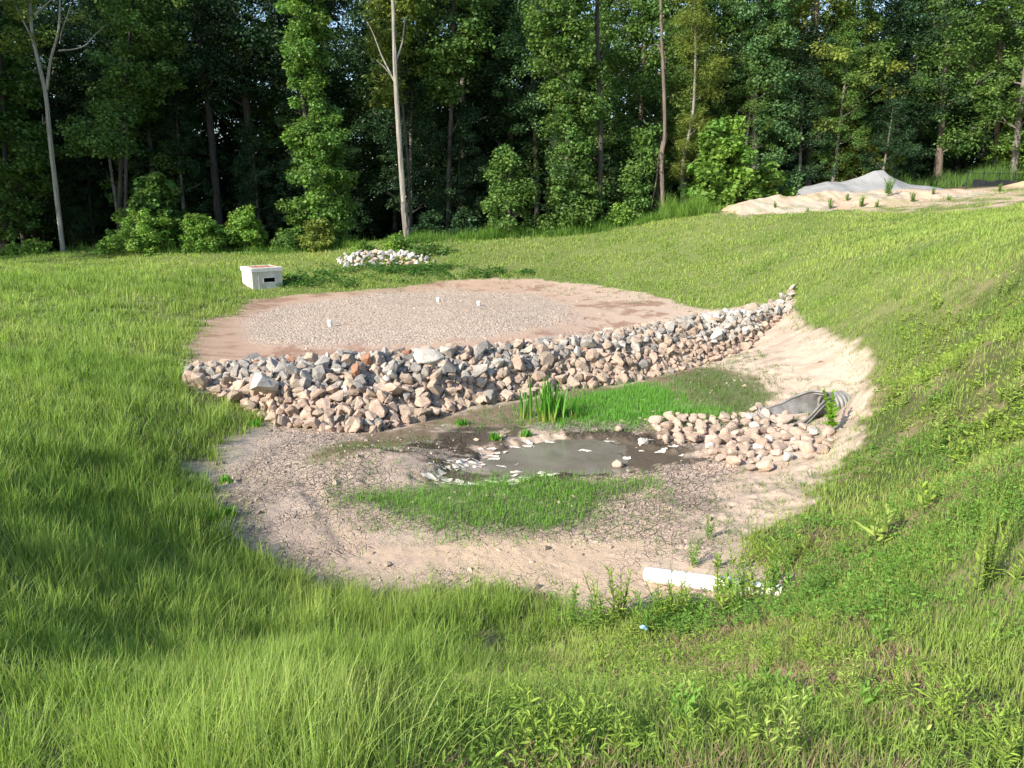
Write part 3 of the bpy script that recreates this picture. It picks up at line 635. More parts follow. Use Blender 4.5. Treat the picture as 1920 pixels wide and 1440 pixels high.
for s in S2:
    lat, up = sect(s); cc = ax * (s * LF)
    Vin.append(cc[None] + side[None] * lat[:, None] + np.array([0, 0, 1.])[None] * (up[:, None] + .01 + s * .05))
    Vout.append(cc[None] + side[None] * (lat * 1.04)[:, None] + np.array([0, 0, 1.])[None] * ((up - .0)[:, None] - .022 * np.cos(np.linspace(-1.4, 1.4, 33))[:, None] + .01 + s * .05))
n_ = 33; Vin = np.concatenate(Vin); Vout = np.concatenate(Vout); idx = np.arange(24 * n_).reshape(24, n_)
Qa = np.stack([idx[:-1, :-1], idx[:-1, 1:], idx[1:, 1:], idx[1:, :-1]], -1).reshape(-1, 4)
mb = MB(); mb.add(Vin, [Qa]); mb.add(Vout, [Qa[:, ::-1]])
ob('flared_end', mb.mesh('flared_end', gal, True), cul)
mb = MB()                                                      # rolled edge running round the rim
rim = np.concatenate([Vin.reshape(24, n_, 3)[::-1, 0], Vin.reshape(24, n_, 3)[0, 1:-1], Vin.reshape(24, n_, 3)[:, -1]])
V, f = tube_geo(rim, .020, 8); mb.add(V, f)
V, f = tube_geo(rim + np.array([0, 0, -.05]) + np.where(np.arange(len(rim))[:, None] < 24, -side * .03, side * .03), .014, 6); mb.add(V, f); ob('rim', mb.mesh('rim', gal2, True), cul)
mb = MB()                                                      # corrugated barrel
cs = np.linspace(.96, 1.34, 34); rad = rp + .012 + .016 * np.sin(cs * 2 * np.pi / .085)
pts = np.array([ax * c + np.array([0, 0, rp + .05]) for c in cs * LF]); V, f = tube_geo(pts, rad, 40, cap=False); mb.add(V, f)
V, f = tube_geo(pts, rad - .02, 40, cap=False); mb.add(V, [q[:, ::-1] for q in f]); ob('corrugated_barrel', mb.mesh('corrugated_barrel', gal2, True), cul)
V, f = tube_geo([pts[-8], pts[-6]], rp, 24); ob('barrel_dark_disc', mesh('barrel_dark_disc', V, f, None, False, blackm), cul)  # added black disc, painted darkness inside the barrel
mb = MB()
gs = np.linspace(.0, 1.5, 30); lt = np.linspace(-1, 1, 15); Vs = []
for s in gs:
    k = sst(0, 1, s); hw = (.50 * (1 - k) + rp * k) * (.74 - .10 * k)
    Vs.append(ax[None] * s * LF + side[None] * (lt * hw)[:, None] + np.array([0, 0, 1.])[None] * (.055 + .05 * k + .035 * (lt ** 2) + .012 * fbm(lt * 3, lt * 0 + s * 5, 2, 3, 4))[:, None])
idx = np.arange(30 * 15).reshape(30, 15); mb.add(np.concatenate(Vs), [np.stack([idx[:-1, :-1], idx[:-1, 1:], idx[1:, 1:], idx[1:, :-1]], -1).reshape(-1, 4)])
ob('sediment', mb.mesh('sediment', sed, True), cul)

# small stones and clods strewn over the bare ground
q_ = rr_.uniform([-6, 6.5], [8, 32], (60000, 2)); q_ = q_[samp(bare, q_[:, 0], q_[:, 1]) > .8]; q_ = q_[(sdf(q_[:, 0], q_[:, 1], P_WATER) > .1)][:5000]
sel_ = rr_.random(len(q_)) < .25 + .9 * sst(-.2, .4, fbm(q_[:, 0], q_[:, 1], .7, 3, 66)); q_ = q_[sel_]; mb = MB()
for (a_x, a_y) in q_:
    s = float(np.clip(rr_.lognormal(-3.75, .45), .010, .07)); e = eul(rr_, .6); M = np.array(Matrix.Rotation(e[2], 3, 'Z') @ Matrix.Rotation(e[0], 3, 'X')); k = int(rr_.integers(6))
    mb.add(PEB[k][0] @ M.T * s + [a_x, a_y, float(H(a_x, a_y)) + s * .12], [PEB[k][1]], np.array([.40, .315, .24]) * rr_.uniform(.6, 1.2))
ob('pebbles', mb.mesh('pebbles', attrmat('pebble_stone', .95, .3, 30, .005)[0]), kind='stuff', label='small stones and clods strewn over the bare basin floor', cat='pebbles')

cul.scale = (1.04, 1.04, 1.0)
# scrap of light blue plastic in the front grass
blu = noisemat('light_blue_plastic', (.25, .50, .62), (.40, .65, .75), 20, rough=.5, bump=.2)
g_ = G(1206, 1198)[0]; q = np.random.default_rng(3); a = np.linspace(0, 2 * np.pi, 9)[:-1]
V = np.c_[np.cos(a) * .05 * q.uniform(.6, 1.1, 8), np.sin(a) * .03 * q.uniform(.6, 1.1, 8), q.uniform(0, .02, 8)]; V = np.r_[V, V - [0, 0, .003], [[0, 0, .025]], [[0, 0, .022]]]
j = np.arange(8); j2 = (j + 1) % 8
ob('plastic_scrap', mesh('plastic_scrap', V, [np.stack([j, j2, j * 0 + 16], -1), np.stack([j2 + 8, j + 8, j * 0 + 17], -1), np.stack([j, j + 8, j2 + 8, j2], -1)], None, False, blu), None, (g_[0], g_[1], float(H(g_[0], g_[1])) + .09), (.3, .2, .4),
   label='small crumpled light blue plastic scrap in the front grass', cat='litter')
# ------------------------------------------------------------------ grass (nobody could count it: a few stuff objects)
gr = np.random.default_rng(77)
GM = leafmat('grass_blades', trans=.45, rough=.5, spec=.25)
def blades(name, px, py, hgt, wid, az, lean, col, segs, label, curl=.6, z0=None, tipcol=None, mat=None, cat='grass'):
    n = len(px); z = (H(px, py) if z0 is None else z0) - .01
    k = segs; t = np.linspace(0, 1, k + 1)
    dirx, diry = np.cos(az), np.sin(az); wx, wy = -diry, dirx
    # random facing of the ribbon
    tw = gr.uniform(-.9, .9, n); wx, wy = wx * np.cos(tw) - wy * np.sin(tw), wx * np.sin(tw) + wy * np.cos(tw)
    V = np.empty((n, 2 * k + 1, 3), np.float32); C = np.empty((n, 2 * k + 1, 3), np.float32)
    for i, s in enumerate(t):
        off = hgt * lean * (s * (1 - curl) + curl * s * s); up = hgt * (s - .35 * lean * s * s)
        cx = px + dirx * off; cy = py + diry * off; cz_ = z + up; w = wid * (1 - s) ** .7 * .5
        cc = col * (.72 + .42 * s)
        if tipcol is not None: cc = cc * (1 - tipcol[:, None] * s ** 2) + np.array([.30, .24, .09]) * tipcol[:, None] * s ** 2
        if i < k:
            V[:, 2 * i] = np.stack([cx - wx * w, cy - wy * w, cz_], -1); V[:, 2 * i + 1] = np.stack([cx + wx * w, cy + wy * w, cz_], -1)
            C[:, 2 * i] = cc; C[:, 2 * i + 1] = cc
        else: V[:, 2 * k] = np.stack([cx, cy, cz_], -1); C[:, 2 * k] = cc
    b0 = (np.arange(n) * (2 * k + 1))[:, None]
    fs = [np.concatenate([b0 + np.array([2 * i, 2 * i + 1, 2 * i + 3, 2 * i + 2]) for i in range(k - 1)])] if k > 1 else []
    fs.append(b0 + np.array([2 * k - 2, 2 * k - 1, 2 * k]))
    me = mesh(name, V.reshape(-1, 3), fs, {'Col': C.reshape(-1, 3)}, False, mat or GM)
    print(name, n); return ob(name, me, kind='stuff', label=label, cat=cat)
def fan(n, r0, r1, p=0.5, a0=-46, a1=44):
    """n points in the viewing fan, thinning with distance; p is the power of thinning of density"""
    uu = gr.random(n); e = 2 - p; r = (r0 ** e + uu * (r1 ** e - r0 ** e)) ** (1 / e); a = np.radians(gr.uniform(a0, a1, n))
    return r * np.sin(a), r * np.cos(a)
def inpoly(px, py, poly, amp=.25, f=1.3, s=21): return sdf(px, py, poly) + amp * (fbm(px, py, f, 3, s)) 
def thin(mask, *arrs): return [a[mask] for a in arrs]
_bare = bare; 
def bare_at(px, py): return samp(_bare, px, py)
def boxfree(px, py): return (np.hypot(px - BOXC[0], py - BOXC[1]) > .85)
def green(px, py, s=0, yell=0.0):
    n = len(px); a = fbm(px, py, .45, 3, 101 + s); b = gr.normal(0, 1, n); g = gr.random(n)
    c = np.array([.25, .395, .075])[None] * (1 + .22 * b[:, None] * .6)
    c = c * (1 + .25 * a[:, None]); m = np.clip(.35 * g + .5 * a + yell, 0, 1)[:, None]
    return np.clip(c * (1 - m) + np.array([.44, .50, .14]) * m, .01, 1)
# tall grass of the left bank, tufted
def tall_field(n, r0, r1, p, per, spread, segs, hs, ws, label, seed):
    cx, cy = fan(n, r0, r1, p, -50, 30)
    s = inpoly(cx, cy, P_TALL, .35); dens = fbm(cx, cy, .9, 3, 61 + seed)
    k = (s < -.5 + 1.1 * gr.random(n)) & (gr.random(n) < .70 + .7 * dens) & (bare_at(cx, cy) < .5) & boxfree(cx, cy); cx, cy, dens = thin(k, cx, cy, dens)
    m = len(cx); q = np.repeat(np.arange(m), per); az = gr.uniform(0, 2 * np.pi, m * per); d = np.abs(gr.normal(0, 1, m * per)) * spread
    bx_ = cx[q] + np.cos(az) * d; by_ = cy[q] + np.sin(az) * d
    az2 = az + gr.normal(0, .5, len(az)); hh = (hs[0] + hs[1] * gr.random(m))[q] * gr.uniform(.55, 1.1, len(q)) * (1 + .45 * fbm(bx_, by_, .7, 3, 7) + .35 * fbm(bx_, by_, 2.4, 2, 8))
    edge = np.clip(-s[k], 0, 1)[q]; hh *= .85 + .15 * np.clip(edge * 2.5, 0, 1)
    lean = np.clip(.12 + d / spread * .26 + gr.normal(0, .16, len(q)), .02, 1.1)
    dry = (gr.random(len(q)) < .16) * gr.uniform(.3, .9, len(q))
    blades('tall_grass', bx_, by_, hh, ws * gr.uniform(.6, 1.3, len(q)) * (np.hypot(bx_, by_) / 5) ** .5, az2, lean, green(bx_, by_, 0, -.10 - .15 * dens[q] + .25 * gr.random(m)[q]) * gr.uniform(.72, 1.2, (m, 1))[q], segs, label, .75, tipcol=dry)
tall_field(4200, 1.6, 7.5, .9, 42, .10, 3, (.12, .25), .0062, 'tall green grass on the near left bank, thick and tufted', 0)
tall_field(9500, 7.5, 17, 1.0, 24, .13, 2, (.13, .27), .0078, 'tall green grass on the middle of the left bank', 1)
tall_field(13000, 17, 36, 1.0, 12, .17, 1, (.14, .28), .012, 'tall green grass on the far left berm', 2)
# short weedy grass: foreground right, then the mown slope
def short_field(n, r0, r1, p, segs, h0, h1, w, label, yell, excl_tall=True, a0=-46, a1=46):
    px, py = fan(n, r0, r1, p, a0, a1)
    k = (bare_at(px, py) < .4) & boxfree(px, py) & ((sdf(px, py, P_SOIL) + .5 * fbm(px, py, .9, 3, 12) > .1) | (gr.random(n) < .10))
    if excl_tall: k &= (inpoly(px, py, P_TALL, .35) > -.25) | (gr.random(n) < .35)
    px, py = thin(k, px, py); d = fbm(px, py, 1.6, 3, 88); k = gr.random(len(px)) < np.clip(.9 + (1.4 if r0 < 8 else .5) * d, .4, 1)
    scar_ = samp(scar, px, py); k &= gr.random(len(px)) > scar_ * .5
    px, py, d = thin(k, px, py, d); n = len(px)
    hh = gr.uniform(h0, h1, n) * (1 + .7 * d); dry = (gr.random(n) < .22) * gr.uniform(.3, 1, n)
    blades('short_grass', px, py, hh, w * gr.uniform(.6, 1.4, n) * (np.hypot(px, py) / 5) ** .6, gr.uniform(0, 6.283, n), np.clip(gr.normal(.45, .28, n), .05, 1.3), green(px, py, 5, yell), segs, label, .5, tipcol=dry)
short_field(150000, 1.5, 8, .9, 2, .04, .13, .0062, 'short yellow green weedy grass in the right foreground', .15)
short_field(260000, 8, 22, 1.0, 1, .05, .13, .0095, 'short mown grass on the right slope', .1)
short_field(260000, 21, 46, .9, 1, .07, .16, .013, 'mown grass of the far slope and berm', .15)
# dry brown thatch patches in the foreground
px, py = fan(70000, 1.6, 9, .9, -15, 46); d = fbm(px, py, 1.1, 3, 131)
k = (d > .02) & (bare_at(px, py) < .5) & (sdf(px, py, P_TALL) > .1); px, py = thin(k, px, py); n = len(px)
blades('dry_grass', px, py, gr.uniform(.03, .11, n), .005 * (1 + gr.random(n)), gr.uniform(0, 6.28, n), gr.uniform(.2, 1.6, n), np.array([.42, .29, .19])[None] * gr.uniform(.6, 1.3, (n, 1)), 2, 'dry pinkish brown dead grass among the foreground weeds')
# bright grass patches in the basin
def patch(poly, n, h0, h1, w, col, label, hole=-.5, amp=.35, s=0, nm='basin_grass'):
    mn, mx = poly.min(0) - .4, poly.max(0) + .4; q = gr.uniform(mn, mx, (n, 2)); px, py = q.T
    d = fbm(px, py, 1.5, 4, 33 + s); k = (sdf(px, py, poly) + (amp + .4) * d < .25 * gr.normal(0, 1, n) ** 2 - .08) & (d * .6 + gr.normal(0, .25, n) > hole); px, py = thin(k, px, py); n = len(px)
    blades(nm, px, py, gr.uniform(h0, h1, n), w * gr.uniform(.6, 1.3, n), gr.uniform(0, 6.28, n), np.clip(gr.normal(.2, .2, n), 0, .8), np.array(col)[None] * (1 + .25 * gr.normal(0, 1, (n, 1))).clip(.4, 1.8), 1, label)
patch(P_GA, 30000, .06, .15, .010, (.17, .40, .06), 'bright green young grass in the wet basin right of the cattails')
patch(P_GB, 22000, .05, .13, .0085, (.19, .38, .06), 'bright green young grass patch before the grey puddle', s=3)
patch(P_GB, 5000, .03, .06, .008, (.16, .20, .06), 'thin low grass at the edge of the patch before the puddle', s=9, amp=.9)
patch(P_GC, 6500, .08, .16, .010, (.15, .22, .06), 'thin green grass in dark mud above the culvert rocks', s=6, hole=-.2)
patch(P_GD, 3000, .05, .10, .010, (.13, .22, .05), 'thin green grass on the mud flat left of the dark mud', s=8)
P_GE = poly_px([(880,770),(980,755),(1000,790),(1060,795),(900,800),(840,790)])
patch(poly_px([(1600,1150),(1680,1060),(1800,1000),(1990,930),(1990,1240),(1700,1230)]), 16000, .05, .14, .0065, (.23, .36, .07), 'short green grass on the near right bank', nm='short_grass', s=30, hole=-.9)
patch(P_GE, 2500, .06, .13, .010, (.10, .26, .04), 'young green grass round the foot of the cattails', s=12)
# sprigs on the sandy slope and the cracked mud
def sprigs(poly, m, per, h0, h1, col, label, sp=.05, dens=None):
    mn, mx = poly.min(0), poly.max(0); q = gr.uniform(mn, mx, (m * 4, 2)); q = q[sdf(q[:, 0], q[:, 1], poly) < 0][:m]
    if dens is not None: q = q[fbm(q[:, 0], q[:, 1], .9, 3, dens) > 0]
    k = np.repeat(np.arange(len(q)), per); az = gr.uniform(0, 6.28, len(k)); d = np.abs(gr.normal(0, sp, len(k)))
    px = q[k, 0] + np.cos(az) * d; py = q[k, 1] + np.sin(az) * d; n = len(px)
    blades('sparse_grass', px, py, gr.uniform(h0, h1, n), .008 * gr.uniform(.6, 1.3, n), az, gr.uniform(.2, .9, n), np.array(col)[None] * gr.uniform(.6, 1.4, (n, 1)), 1, label)
sprigs(P_SANDR, 900, 16, .03, .11, (.15, .24, .07), 'sparse green sprigs on the sandy slope round the culvert', dens=5)
P_CR = poly_px([(1050,985),(1200,900),(1400,900),(1520,900),(1400,1010),(1300,1060),(1150,1010)])
sprigs(P_CR, 260, 10, .03, .08, (.15, .22, .07), 'sparse grass sprigs on the cracked mud right of the green patch')
P_CL = poly_px([(600,850),(480,930),(640,980),(700,1010),(800,1060),(940,1080),(700,960)])
sprigs(P_CL, 80, 10, .02, .06, (.15, .20, .07), 'faint grass sprigs on the cracked mud at left', dens=9)
P_BE = poly_px([(520,556),(600,552),(700,547),(820,532),(1000,526),(1130,540),(1250,562),(1200,575),(1000,540),(820,545),(560,566)])
sprigs(P_BE, 120, 12, .05, .16, (.12, .22, .05), 'grass sprigs along the far edge of the gravel bed', sp=.1)

# straggling blades where the turf thins out into the bare ground
px, py = fan(90000, 5.5, 30, 1.0, -30, 42); e_ = sdf(px, py, P_BARE); k = (e_ > -1.0) & (e_ < .25) & (gr.random(len(px)) < np.exp(-((e_ + .05) / .38) ** 2)) & (dam_h(px, py, tps(px, py)) <= tps(px, py) + .02) & (fbm(px, py, 1.5, 3, 44) > -.35); px, py = thin(k, px, py); n = len(px)
blades('straggling_grass', px, py, gr.uniform(.04, .16, n), .008 * (np.hypot(px, py) / 6) ** .5 * gr.uniform(.6, 1.3, n), gr.uniform(0, 6.28, n), gr.uniform(.2, 1, n), green(px, py, 3, .1), 1, 'straggling grass thinning out into the bare basin edge')
# ------------------------------------------------------------------ leafy ground cover
LM = leafmat('weed_leaves', trans=.40, rough=.6, spec=.15)
def leafgeo(base, tdir, ndir, L, W, fold=.0):
    """6-corner pointed leaves; arrays (n,3)"""
    wd = np.cross(ndir, tdir); wd /= np.linalg.norm(wd, axis=1)[:, None] + 1e-9; nd = np.cross(tdir, wd)
    L = L[:, None]; W = W[:, None] * .5; b = base
    V = np.stack([b, b + tdir * L * .35 - wd * W, b + tdir * L * .70 - wd * W * .75 - nd * L * .04, b + tdir * L - nd * L * .14, b + tdir * L * .70 + wd * W * .75 - nd * L * .04, b + tdir * L * .35 + wd * W], 1)
    i = (np.arange(len(b)) * 6)[:, None]
    return V.reshape(-1, 3), [np.concatenate([i + [0, 1, 2, 3], i + [0, 3, 4, 5]])]
def rdir(n, up0, up1, r=gr):
    a = r.uniform(0, 6.283, n); e = r.uniform(up0, up1, n); return np.stack([np.cos(a) * np.cos(e), np.sin(a) * np.cos(e), np.sin(e)], -1)
def cover(n, poly, h, L, W, col, label, per=5, dn=0, amp=.6):
    mn, mx = poly.min(0), poly.max(0); q = gr.uniform(mn, mx, (n, 2)); px, py = q.T
    k = (sdf(px, py, poly) + amp * fbm(px, py, 1, 3, 17) < 0) & (bare_at(px, py) < .4) & (fbm(px, py, 1.3, 3, 201 + dn) > -.35 + .55 * gr.random(n) * (dn > 0)); px, py = thin(k, px, py)
    hh = h * (1 + .5 * fbm(px, py, .8, 3, 19)); k = np.repeat(np.arange(len(px)), per); m = len(k)
    b = np.stack([px[k] + gr.normal(0, .025, m), py[k] + gr.normal(0, .025, m), H(px, py)[k] + hh[k] * gr.uniform(.25, 1.15, m)], -1)
    t = rdir(m, -.2, .8); nd = rdir(m, .7, 1.57); sc_ = gr.uniform(.6, 1.3, m)
    V, f = leafgeo(b, t, nd, L * sc_, W * sc_); cc = np.repeat(np.array(col)[None] * np.repeat(gr.uniform(.7, 1.25, (len(px), 1)), per, 0) * gr.uniform(.85, 1.15, (m, 1)), 6, 0)
    ob('ground_cover', mesh('ground_cover', V, f, {'Col': cc}, False, LM), kind='stuff', label=label, cat='ground cover'); print('cover', m)
P_COV1 = poly_px([(1180,1120),(1500,1000),(1560,930),(1620,850),(1920,760),(2100,900),(2100,1300),(1700,1260),(1450,1220),(1200,1180)])
P_COV2 = poly_px([(880,1160),(1200,1150),(1500,1180),(2000,1250),(2050,1500),(700,1500),(820,1300)])
P_COV3 = poly_px([(1650,700),(1700,600),(1920,560),(2100,700),(2100,850),(1750,820),(1650,800)])
cover(13000, P_COV1, .10, .032, .015, (.15, .29, .05), 'dense small leaved green ground cover on the near right slope', 6, 2, 1.2)
cover(9500, P_COV2, .065, .034, .0085, (.24, .36, .06), 'mixed narrow leaved green weeds across the right foreground', 5, 3)
cover(5500, P_COV3, .09, .055, .024, (.26, .36, .06), 'yellow green leafy weeds on the middle of the right slope', 5, 5)
P_BRM = poly_px([(520,540),(560,500),(640,498),(830,500),(1000,510),(1000,522),(800,530),(620,545)])
cover(3000, P_BRM, .16, .12, .06, (.07, .17, .035), 'low dark green leafy weeds on the far bank beside the concrete box', 5, 7, .3)

# individual leafy weeds (stem > leaves)
def weed_mesh(seed, hgt, nst, per, L, W, up=(.1, .7)):
    r = np.random.default_rng(seed); st = MB(); B = []; T = []; LL = []
    for s in range(nst):
        a = r.uniform(0, 6.283); ln = r.uniform(.05, .35) * (nst > 1); h_ = hgt * r.uniform(.65, 1.05)
        tt = np.linspace(0, 1, 6); p = np.stack([np.cos(a) * ln * h_ * tt ** 1.3, np.sin(a) * ln * h_ * tt ** 1.3, h_ * tt], -1) + np.array([np.cos(a), np.sin(a), 0]) * .012 * nst * r.random()
        V, f = tube_geo(p, np.linspace(.0042, .0015, 6) * (hgt / .35) ** .5, 5, False); st.add(V, f, (.16, .22, .06))
        for i in range(per):
            q = .15 + .85 * (i + r.random() * .5) / per; b = np.array([np.interp(q, tt, p[:, k]) for k in range(3)])
            aa = i * 2.4 + r.uniform(-.4, .4); e = r.uniform(*up) + .5 * q; B.append(b); T.append([np.cos(aa) * np.cos(e), np.sin(aa) * np.cos(e), np.sin(e)]); LL.append(r.uniform(.7, 1.1) * (1.15 - .55 * q))
    B = np.array(B); T = np.array(T); LL = np.array(LL); nd = np.tile([0, 0, 1.], (len(B), 1)) + r.normal(0, .25, (len(B), 3))
    V, f = leafgeo(B, T, nd, LL * L, LL * W); cc = np.repeat(np.ones((len(B), 3)) * r.uniform(.75, 1.2, (len(B), 1)), 6, 0)
    return st.mesh('stem', LM), V, f, cc
WEEDS = {'lance': [weed_mesh(i, .26, 4 + i % 3, 18, .055, .013) for i in range(4)], 'broad': [weed_mesh(20 + i, .18, 3 + i % 2, 8, .06, .026, (.2, .9)) for i in range(3)],
         'feather': [weed_mesh(40 + i, .26, 9, 34, .035, .006, (.3, .9)) for i in range(2)], 'tallw': [weed_mesh(50 + i, .85, 8, 26, .20, .06) for i in range(3)]}
_wc = {}
def weed(kind, i, u, v, sc, col, label, group=None, cat='weed', name='leafy_weed'):
    A = WEEDS[kind]; i = i % len(A); key = (kind, i, col)
    if key not in _wc: _wc[key] = mesh('leaves', A[i][1], A[i][2], {'Col': A[i][3] * np.array(col)}, False, LM)
    p = G(u, v)[0]; t = thing(name, (p[0], p[1], float(H(p[0], p[1])) - .005), label, cat, group, rz=gr.uniform(0, 6.28), sc=sc * 1.35)
    ob('stem', A[i][0], t); ob('leaves', _wc[key], t); return t
YG = (.30, .41, .07); MG = (.19, .35, .06); DG = (.12, .26, .05); PG = (.38, .48, .12)
near_ = [(1130,1175,'lance',1.3,YG,'at the left end of the white pipe'),(1095,1190,'lance',1.1,MG,'at the left end of the white pipe'),(1165,1160,'lance',1.4,YG,'at the left end of the white pipe'),(1060,1180,'lance',1.2,MG,'at the left end of the white pipe'),
 (1245,1170,'lance',1.25,YG,'in front of the white pipe'),(1275,1160,'lance',1.1,YG,'in front of the white pipe'),(1215,1190,'lance',1.1,MG,'in front of the white pipe'),(1350,1155,'broad',1.3,YG,'in front of the white pipe'),(1380,1150,'lance',.9,MG,'in front of the white pipe'),(1320,1170,'broad',1.0,MG,'in front of the white pipe'),
 (1300,1065,'lance',.9,MG,'behind the white pipe'),(1340,1070,'broad',.9,MG,'behind the white pipe'),(1385,1070,'lance',1.1,YG,'behind the white pipe'),(1430,1060,'lance',1.2,YG,'behind the white pipe'),(1470,1065,'lance',1.0,MG,'behind the white pipe'),(1410,1035,'feather',1.0,YG,'behind the white pipe'),(1500,1050,'lance',1.1,YG,'behind the white pipe'),
 (1262,1135,'lance',1.0,YG,'in front of the white pipe'),(1345,1118,'lance',1.1,YG,'at the joint of the white pipe'),(1360,1125,'broad',1.1,MG,'at the joint of the white pipe'),(1395,1118,'lance',1.0,MG,'at the right end of the white pipe'),(1425,1122,'lance',1.2,YG,'at the right end of the white pipe'),(1450,1118,'broad',1.2,MG,'at the right end of the white pipe'),(1440,1110,'lance',.9,MG,'at the right end of the white pipe'),(1480,1120,'broad',1.0,MG,'at the right end of the white pipe'),(1400,1125,'lance',.8,YG,'at the right end of the white pipe'),(1520,1125,'lance',1.2,DG,'at the right end of the white pipe'),(1465,1090,'lance',1.1,MG,'at the right end of the white pipe')]
for q, (u_, v_, k_, s_, c_, w_) in enumerate(near_):
    cn = {YG: 'yellow green', MG: 'fresh green', DG: 'deep green'}[c_]
    weed(k_, q, u_, v_, s_, c_, f"{cn} {'narrow leaved' if k_ == 'lance' else 'broad leaved' if k_ == 'broad' else 'feathery'} weed {w_}", 'leafy weeds round the white pipe')
weed('lance', 2, 1330, 1010, .8, MG, 'small dark green plant with drooping leaves alone on the mud above the white pipe')
weed('broad', 1, 1650, 1035, 2.0, PG, 'pale yellow broad leaved plant standing out in the green ground cover')
weed('feather', 0, 1850, 1105, 1.7, YG, 'bushy yellow green feathery plant near the right edge')
weed('feather', 1, 1790, 700, 1.2, YG, 'small feathery yellow green plant high on the right slope')
for q in range(34):
    u_, v_ = gr.uniform(1000, 1900), gr.uniform(1180, 1430); c_ = (YG, MG, YG)[q % 3] if q % 7 else PG; k_ = ('lance', 'broad', 'lance')[q % 3]
    cn = {YG: 'yellow green', MG: 'fresh green', DG: 'deep green', PG: 'pale'}[c_]
    weed(k_, q, u_, v_, gr.uniform(.5, .85), c_, f"{cn} {'narrow' if k_ == 'lance' else 'broad'} leaved weed in the {'bottom' if v_ > 1300 else 'middle of the'} foreground {'right corner' if u_ > 1600 else 'right of centre' if u_ > 1300 else 'centre'}", 'weeds of the right foreground')
for q in range(30):
    u_, v_ = gr.uniform(1600, 1910), gr.uniform(560, 1000); c_ = (YG, MG, YG, PG)[q % 4]; k_ = ('broad', 'lance')[q % 2]
    if u_ < 1600 + (v_ - 560) * .1 + 60: continue
    cn = {YG: 'yellow green', MG: 'fresh green', PG: 'pale'}[c_]
    weed(k_, q, u_, v_, gr.uniform(.8, 1.5), c_, f"{cn} {'narrow' if k_ == 'lance' else 'broad'} leaved weed on the {'upper' if v_ < 760 else 'lower'} right slope beyond the ground cover", 'weeds of the right slope')
# sapling before the culvert (stem > leaves)
sap = weed_mesh(91, .66, 3, 22, .13, .10, (.1, .8)); p = G(1560, 812)[0]
t = thing('sapling', (p[0], p[1], float(H(p[0], p[1]))), 'bright green broad leaved sapling growing in front of the culvert', 'sapling', rz=.4)
ob('stem', sap[0], t); ob('leaves', mesh('leaves', sap[1], sap[2], {'Col': sap[3] * np.array((.20, .38, .04))}, False, LM), t)
# cattails (each shoot a thing of one clump: leaves in one clump thing)
def cattail(u, v, n, hgt, spread, label, seed):
    r = np.random.default_rng(seed); p = G(u, v)[0]; t = thing('cattail', (p[0], p[1], float(H(p[0], p[1])) - .02), label, 'cattail', 'cattails at the dam foot')
    for nm, cnt, hh, colr, dry in (('leaves', n, hgt, (.12, .32, .04), 0), ('dead_leaves', max(2, n // 5), hgt * .45, (.42, .33, .14), 1)):
        m_ = MB()
        for i in range(cnt):
            a = r.uniform(0, 6.28); ln = r.uniform(.04, .30) * (1 + dry); h_ = hh * r.uniform(.6, 1.05); tt = np.linspace(0, 1, 7); o_ = np.array([np.cos(a), np.sin(a), 0]); b0 = np.array([r.normal(0, spread), r.normal(0, spread * .6), 0])
            c_ = b0 + o_ * (ln * h_ * tt ** 1.6)[:, None] + np.array([0, 0, 1.]) * (h_ * tt)[:, None]; wv = np.array([np.cos(a + 1.57 + r.uniform(-.8, .8)), np.sin(a + 1.57), 0]); wd_ = (.015 * (1 - tt ** 3) + .0008)[:, None]
            V = np.concatenate([c_ - wv * wd_, c_ + wv * wd_]); k = np.arange(6); col = np.array(colr)[None] * (.75 + .5 * r.random()); basec = np.array([.42, .40, .10]); mixw = np.clip(1 - tt * 2.6, 0, 1)[:, None] * .8
            cc = col * (1 - mixw) + basec * mixw; m_.add(V, [np.stack([k, k + 7, k + 8, k + 1], -1)]); m_.a.append(np.concatenate([cc, cc]))
        ob(nm, m_.mesh(nm, LM), t)
cattail(1028, 785, 60, .90, .12, 'tall dense clump of green cattails with yellow bases at the dam foot', 1)
cattail(985, 782, 12, .62, .035, 'small cattail shoot just left of the tall clump', 2)
cattail(1052, 778, 14, .60, .04, 'dark green cattail shoot just right of the tall clump', 3)
cattail(1076, 782, 10, .48, .03, 'short yellow green cattail shoot farthest right of the tall clump', 4)
for q, (u_, v_, lb) in enumerate([(865, 793, 'on the bare mud by the dam foot'), (930, 818, 'alone on the black mud behind the puddle'), (985, 812, 'on the black mud in front of the cattails')]):
    cattail(u_, v_, 40, .16, .06, f'low round tuft of bright green grass {lb}', 20 + q)
for o_ in list(COL.objects):
    if o_.name.startswith('cattail') and 'tuft' in str(o_.get('label', '')): o_.name = 'grass_tuft'; o_['category'] = 'grass tuft'; o_['group'] = 'grass tufts on the mud'
for q, (u_, v_, lb) in enumerate([(395, 975, 'lower left of the basin in the shade'), (432, 968, 'second from the left bank on the shaded mud'), (425, 905, 'close to the left bank near the tall grass'), (478, 800, 'at the tip of the left bank grass'), (450, 1045, 'on the shaded cracked mud near the front bank')]):
    cattail(u_, v_, 26, .15, .05, f'sparse grass tuft {lb}', 40 + q); o_ = [o for o in COL.objects if o.name.startswith('cattail')][-1]
for o_ in list(COL.objects):
    if o_.name.startswith('cattail') and 'sparse grass tuft' in str(o_.get('label', '')): o_.name = 'grass_tuft'; o_['category'] = 'grass tuft'; o_['group'] = 'grass tufts on the mud'
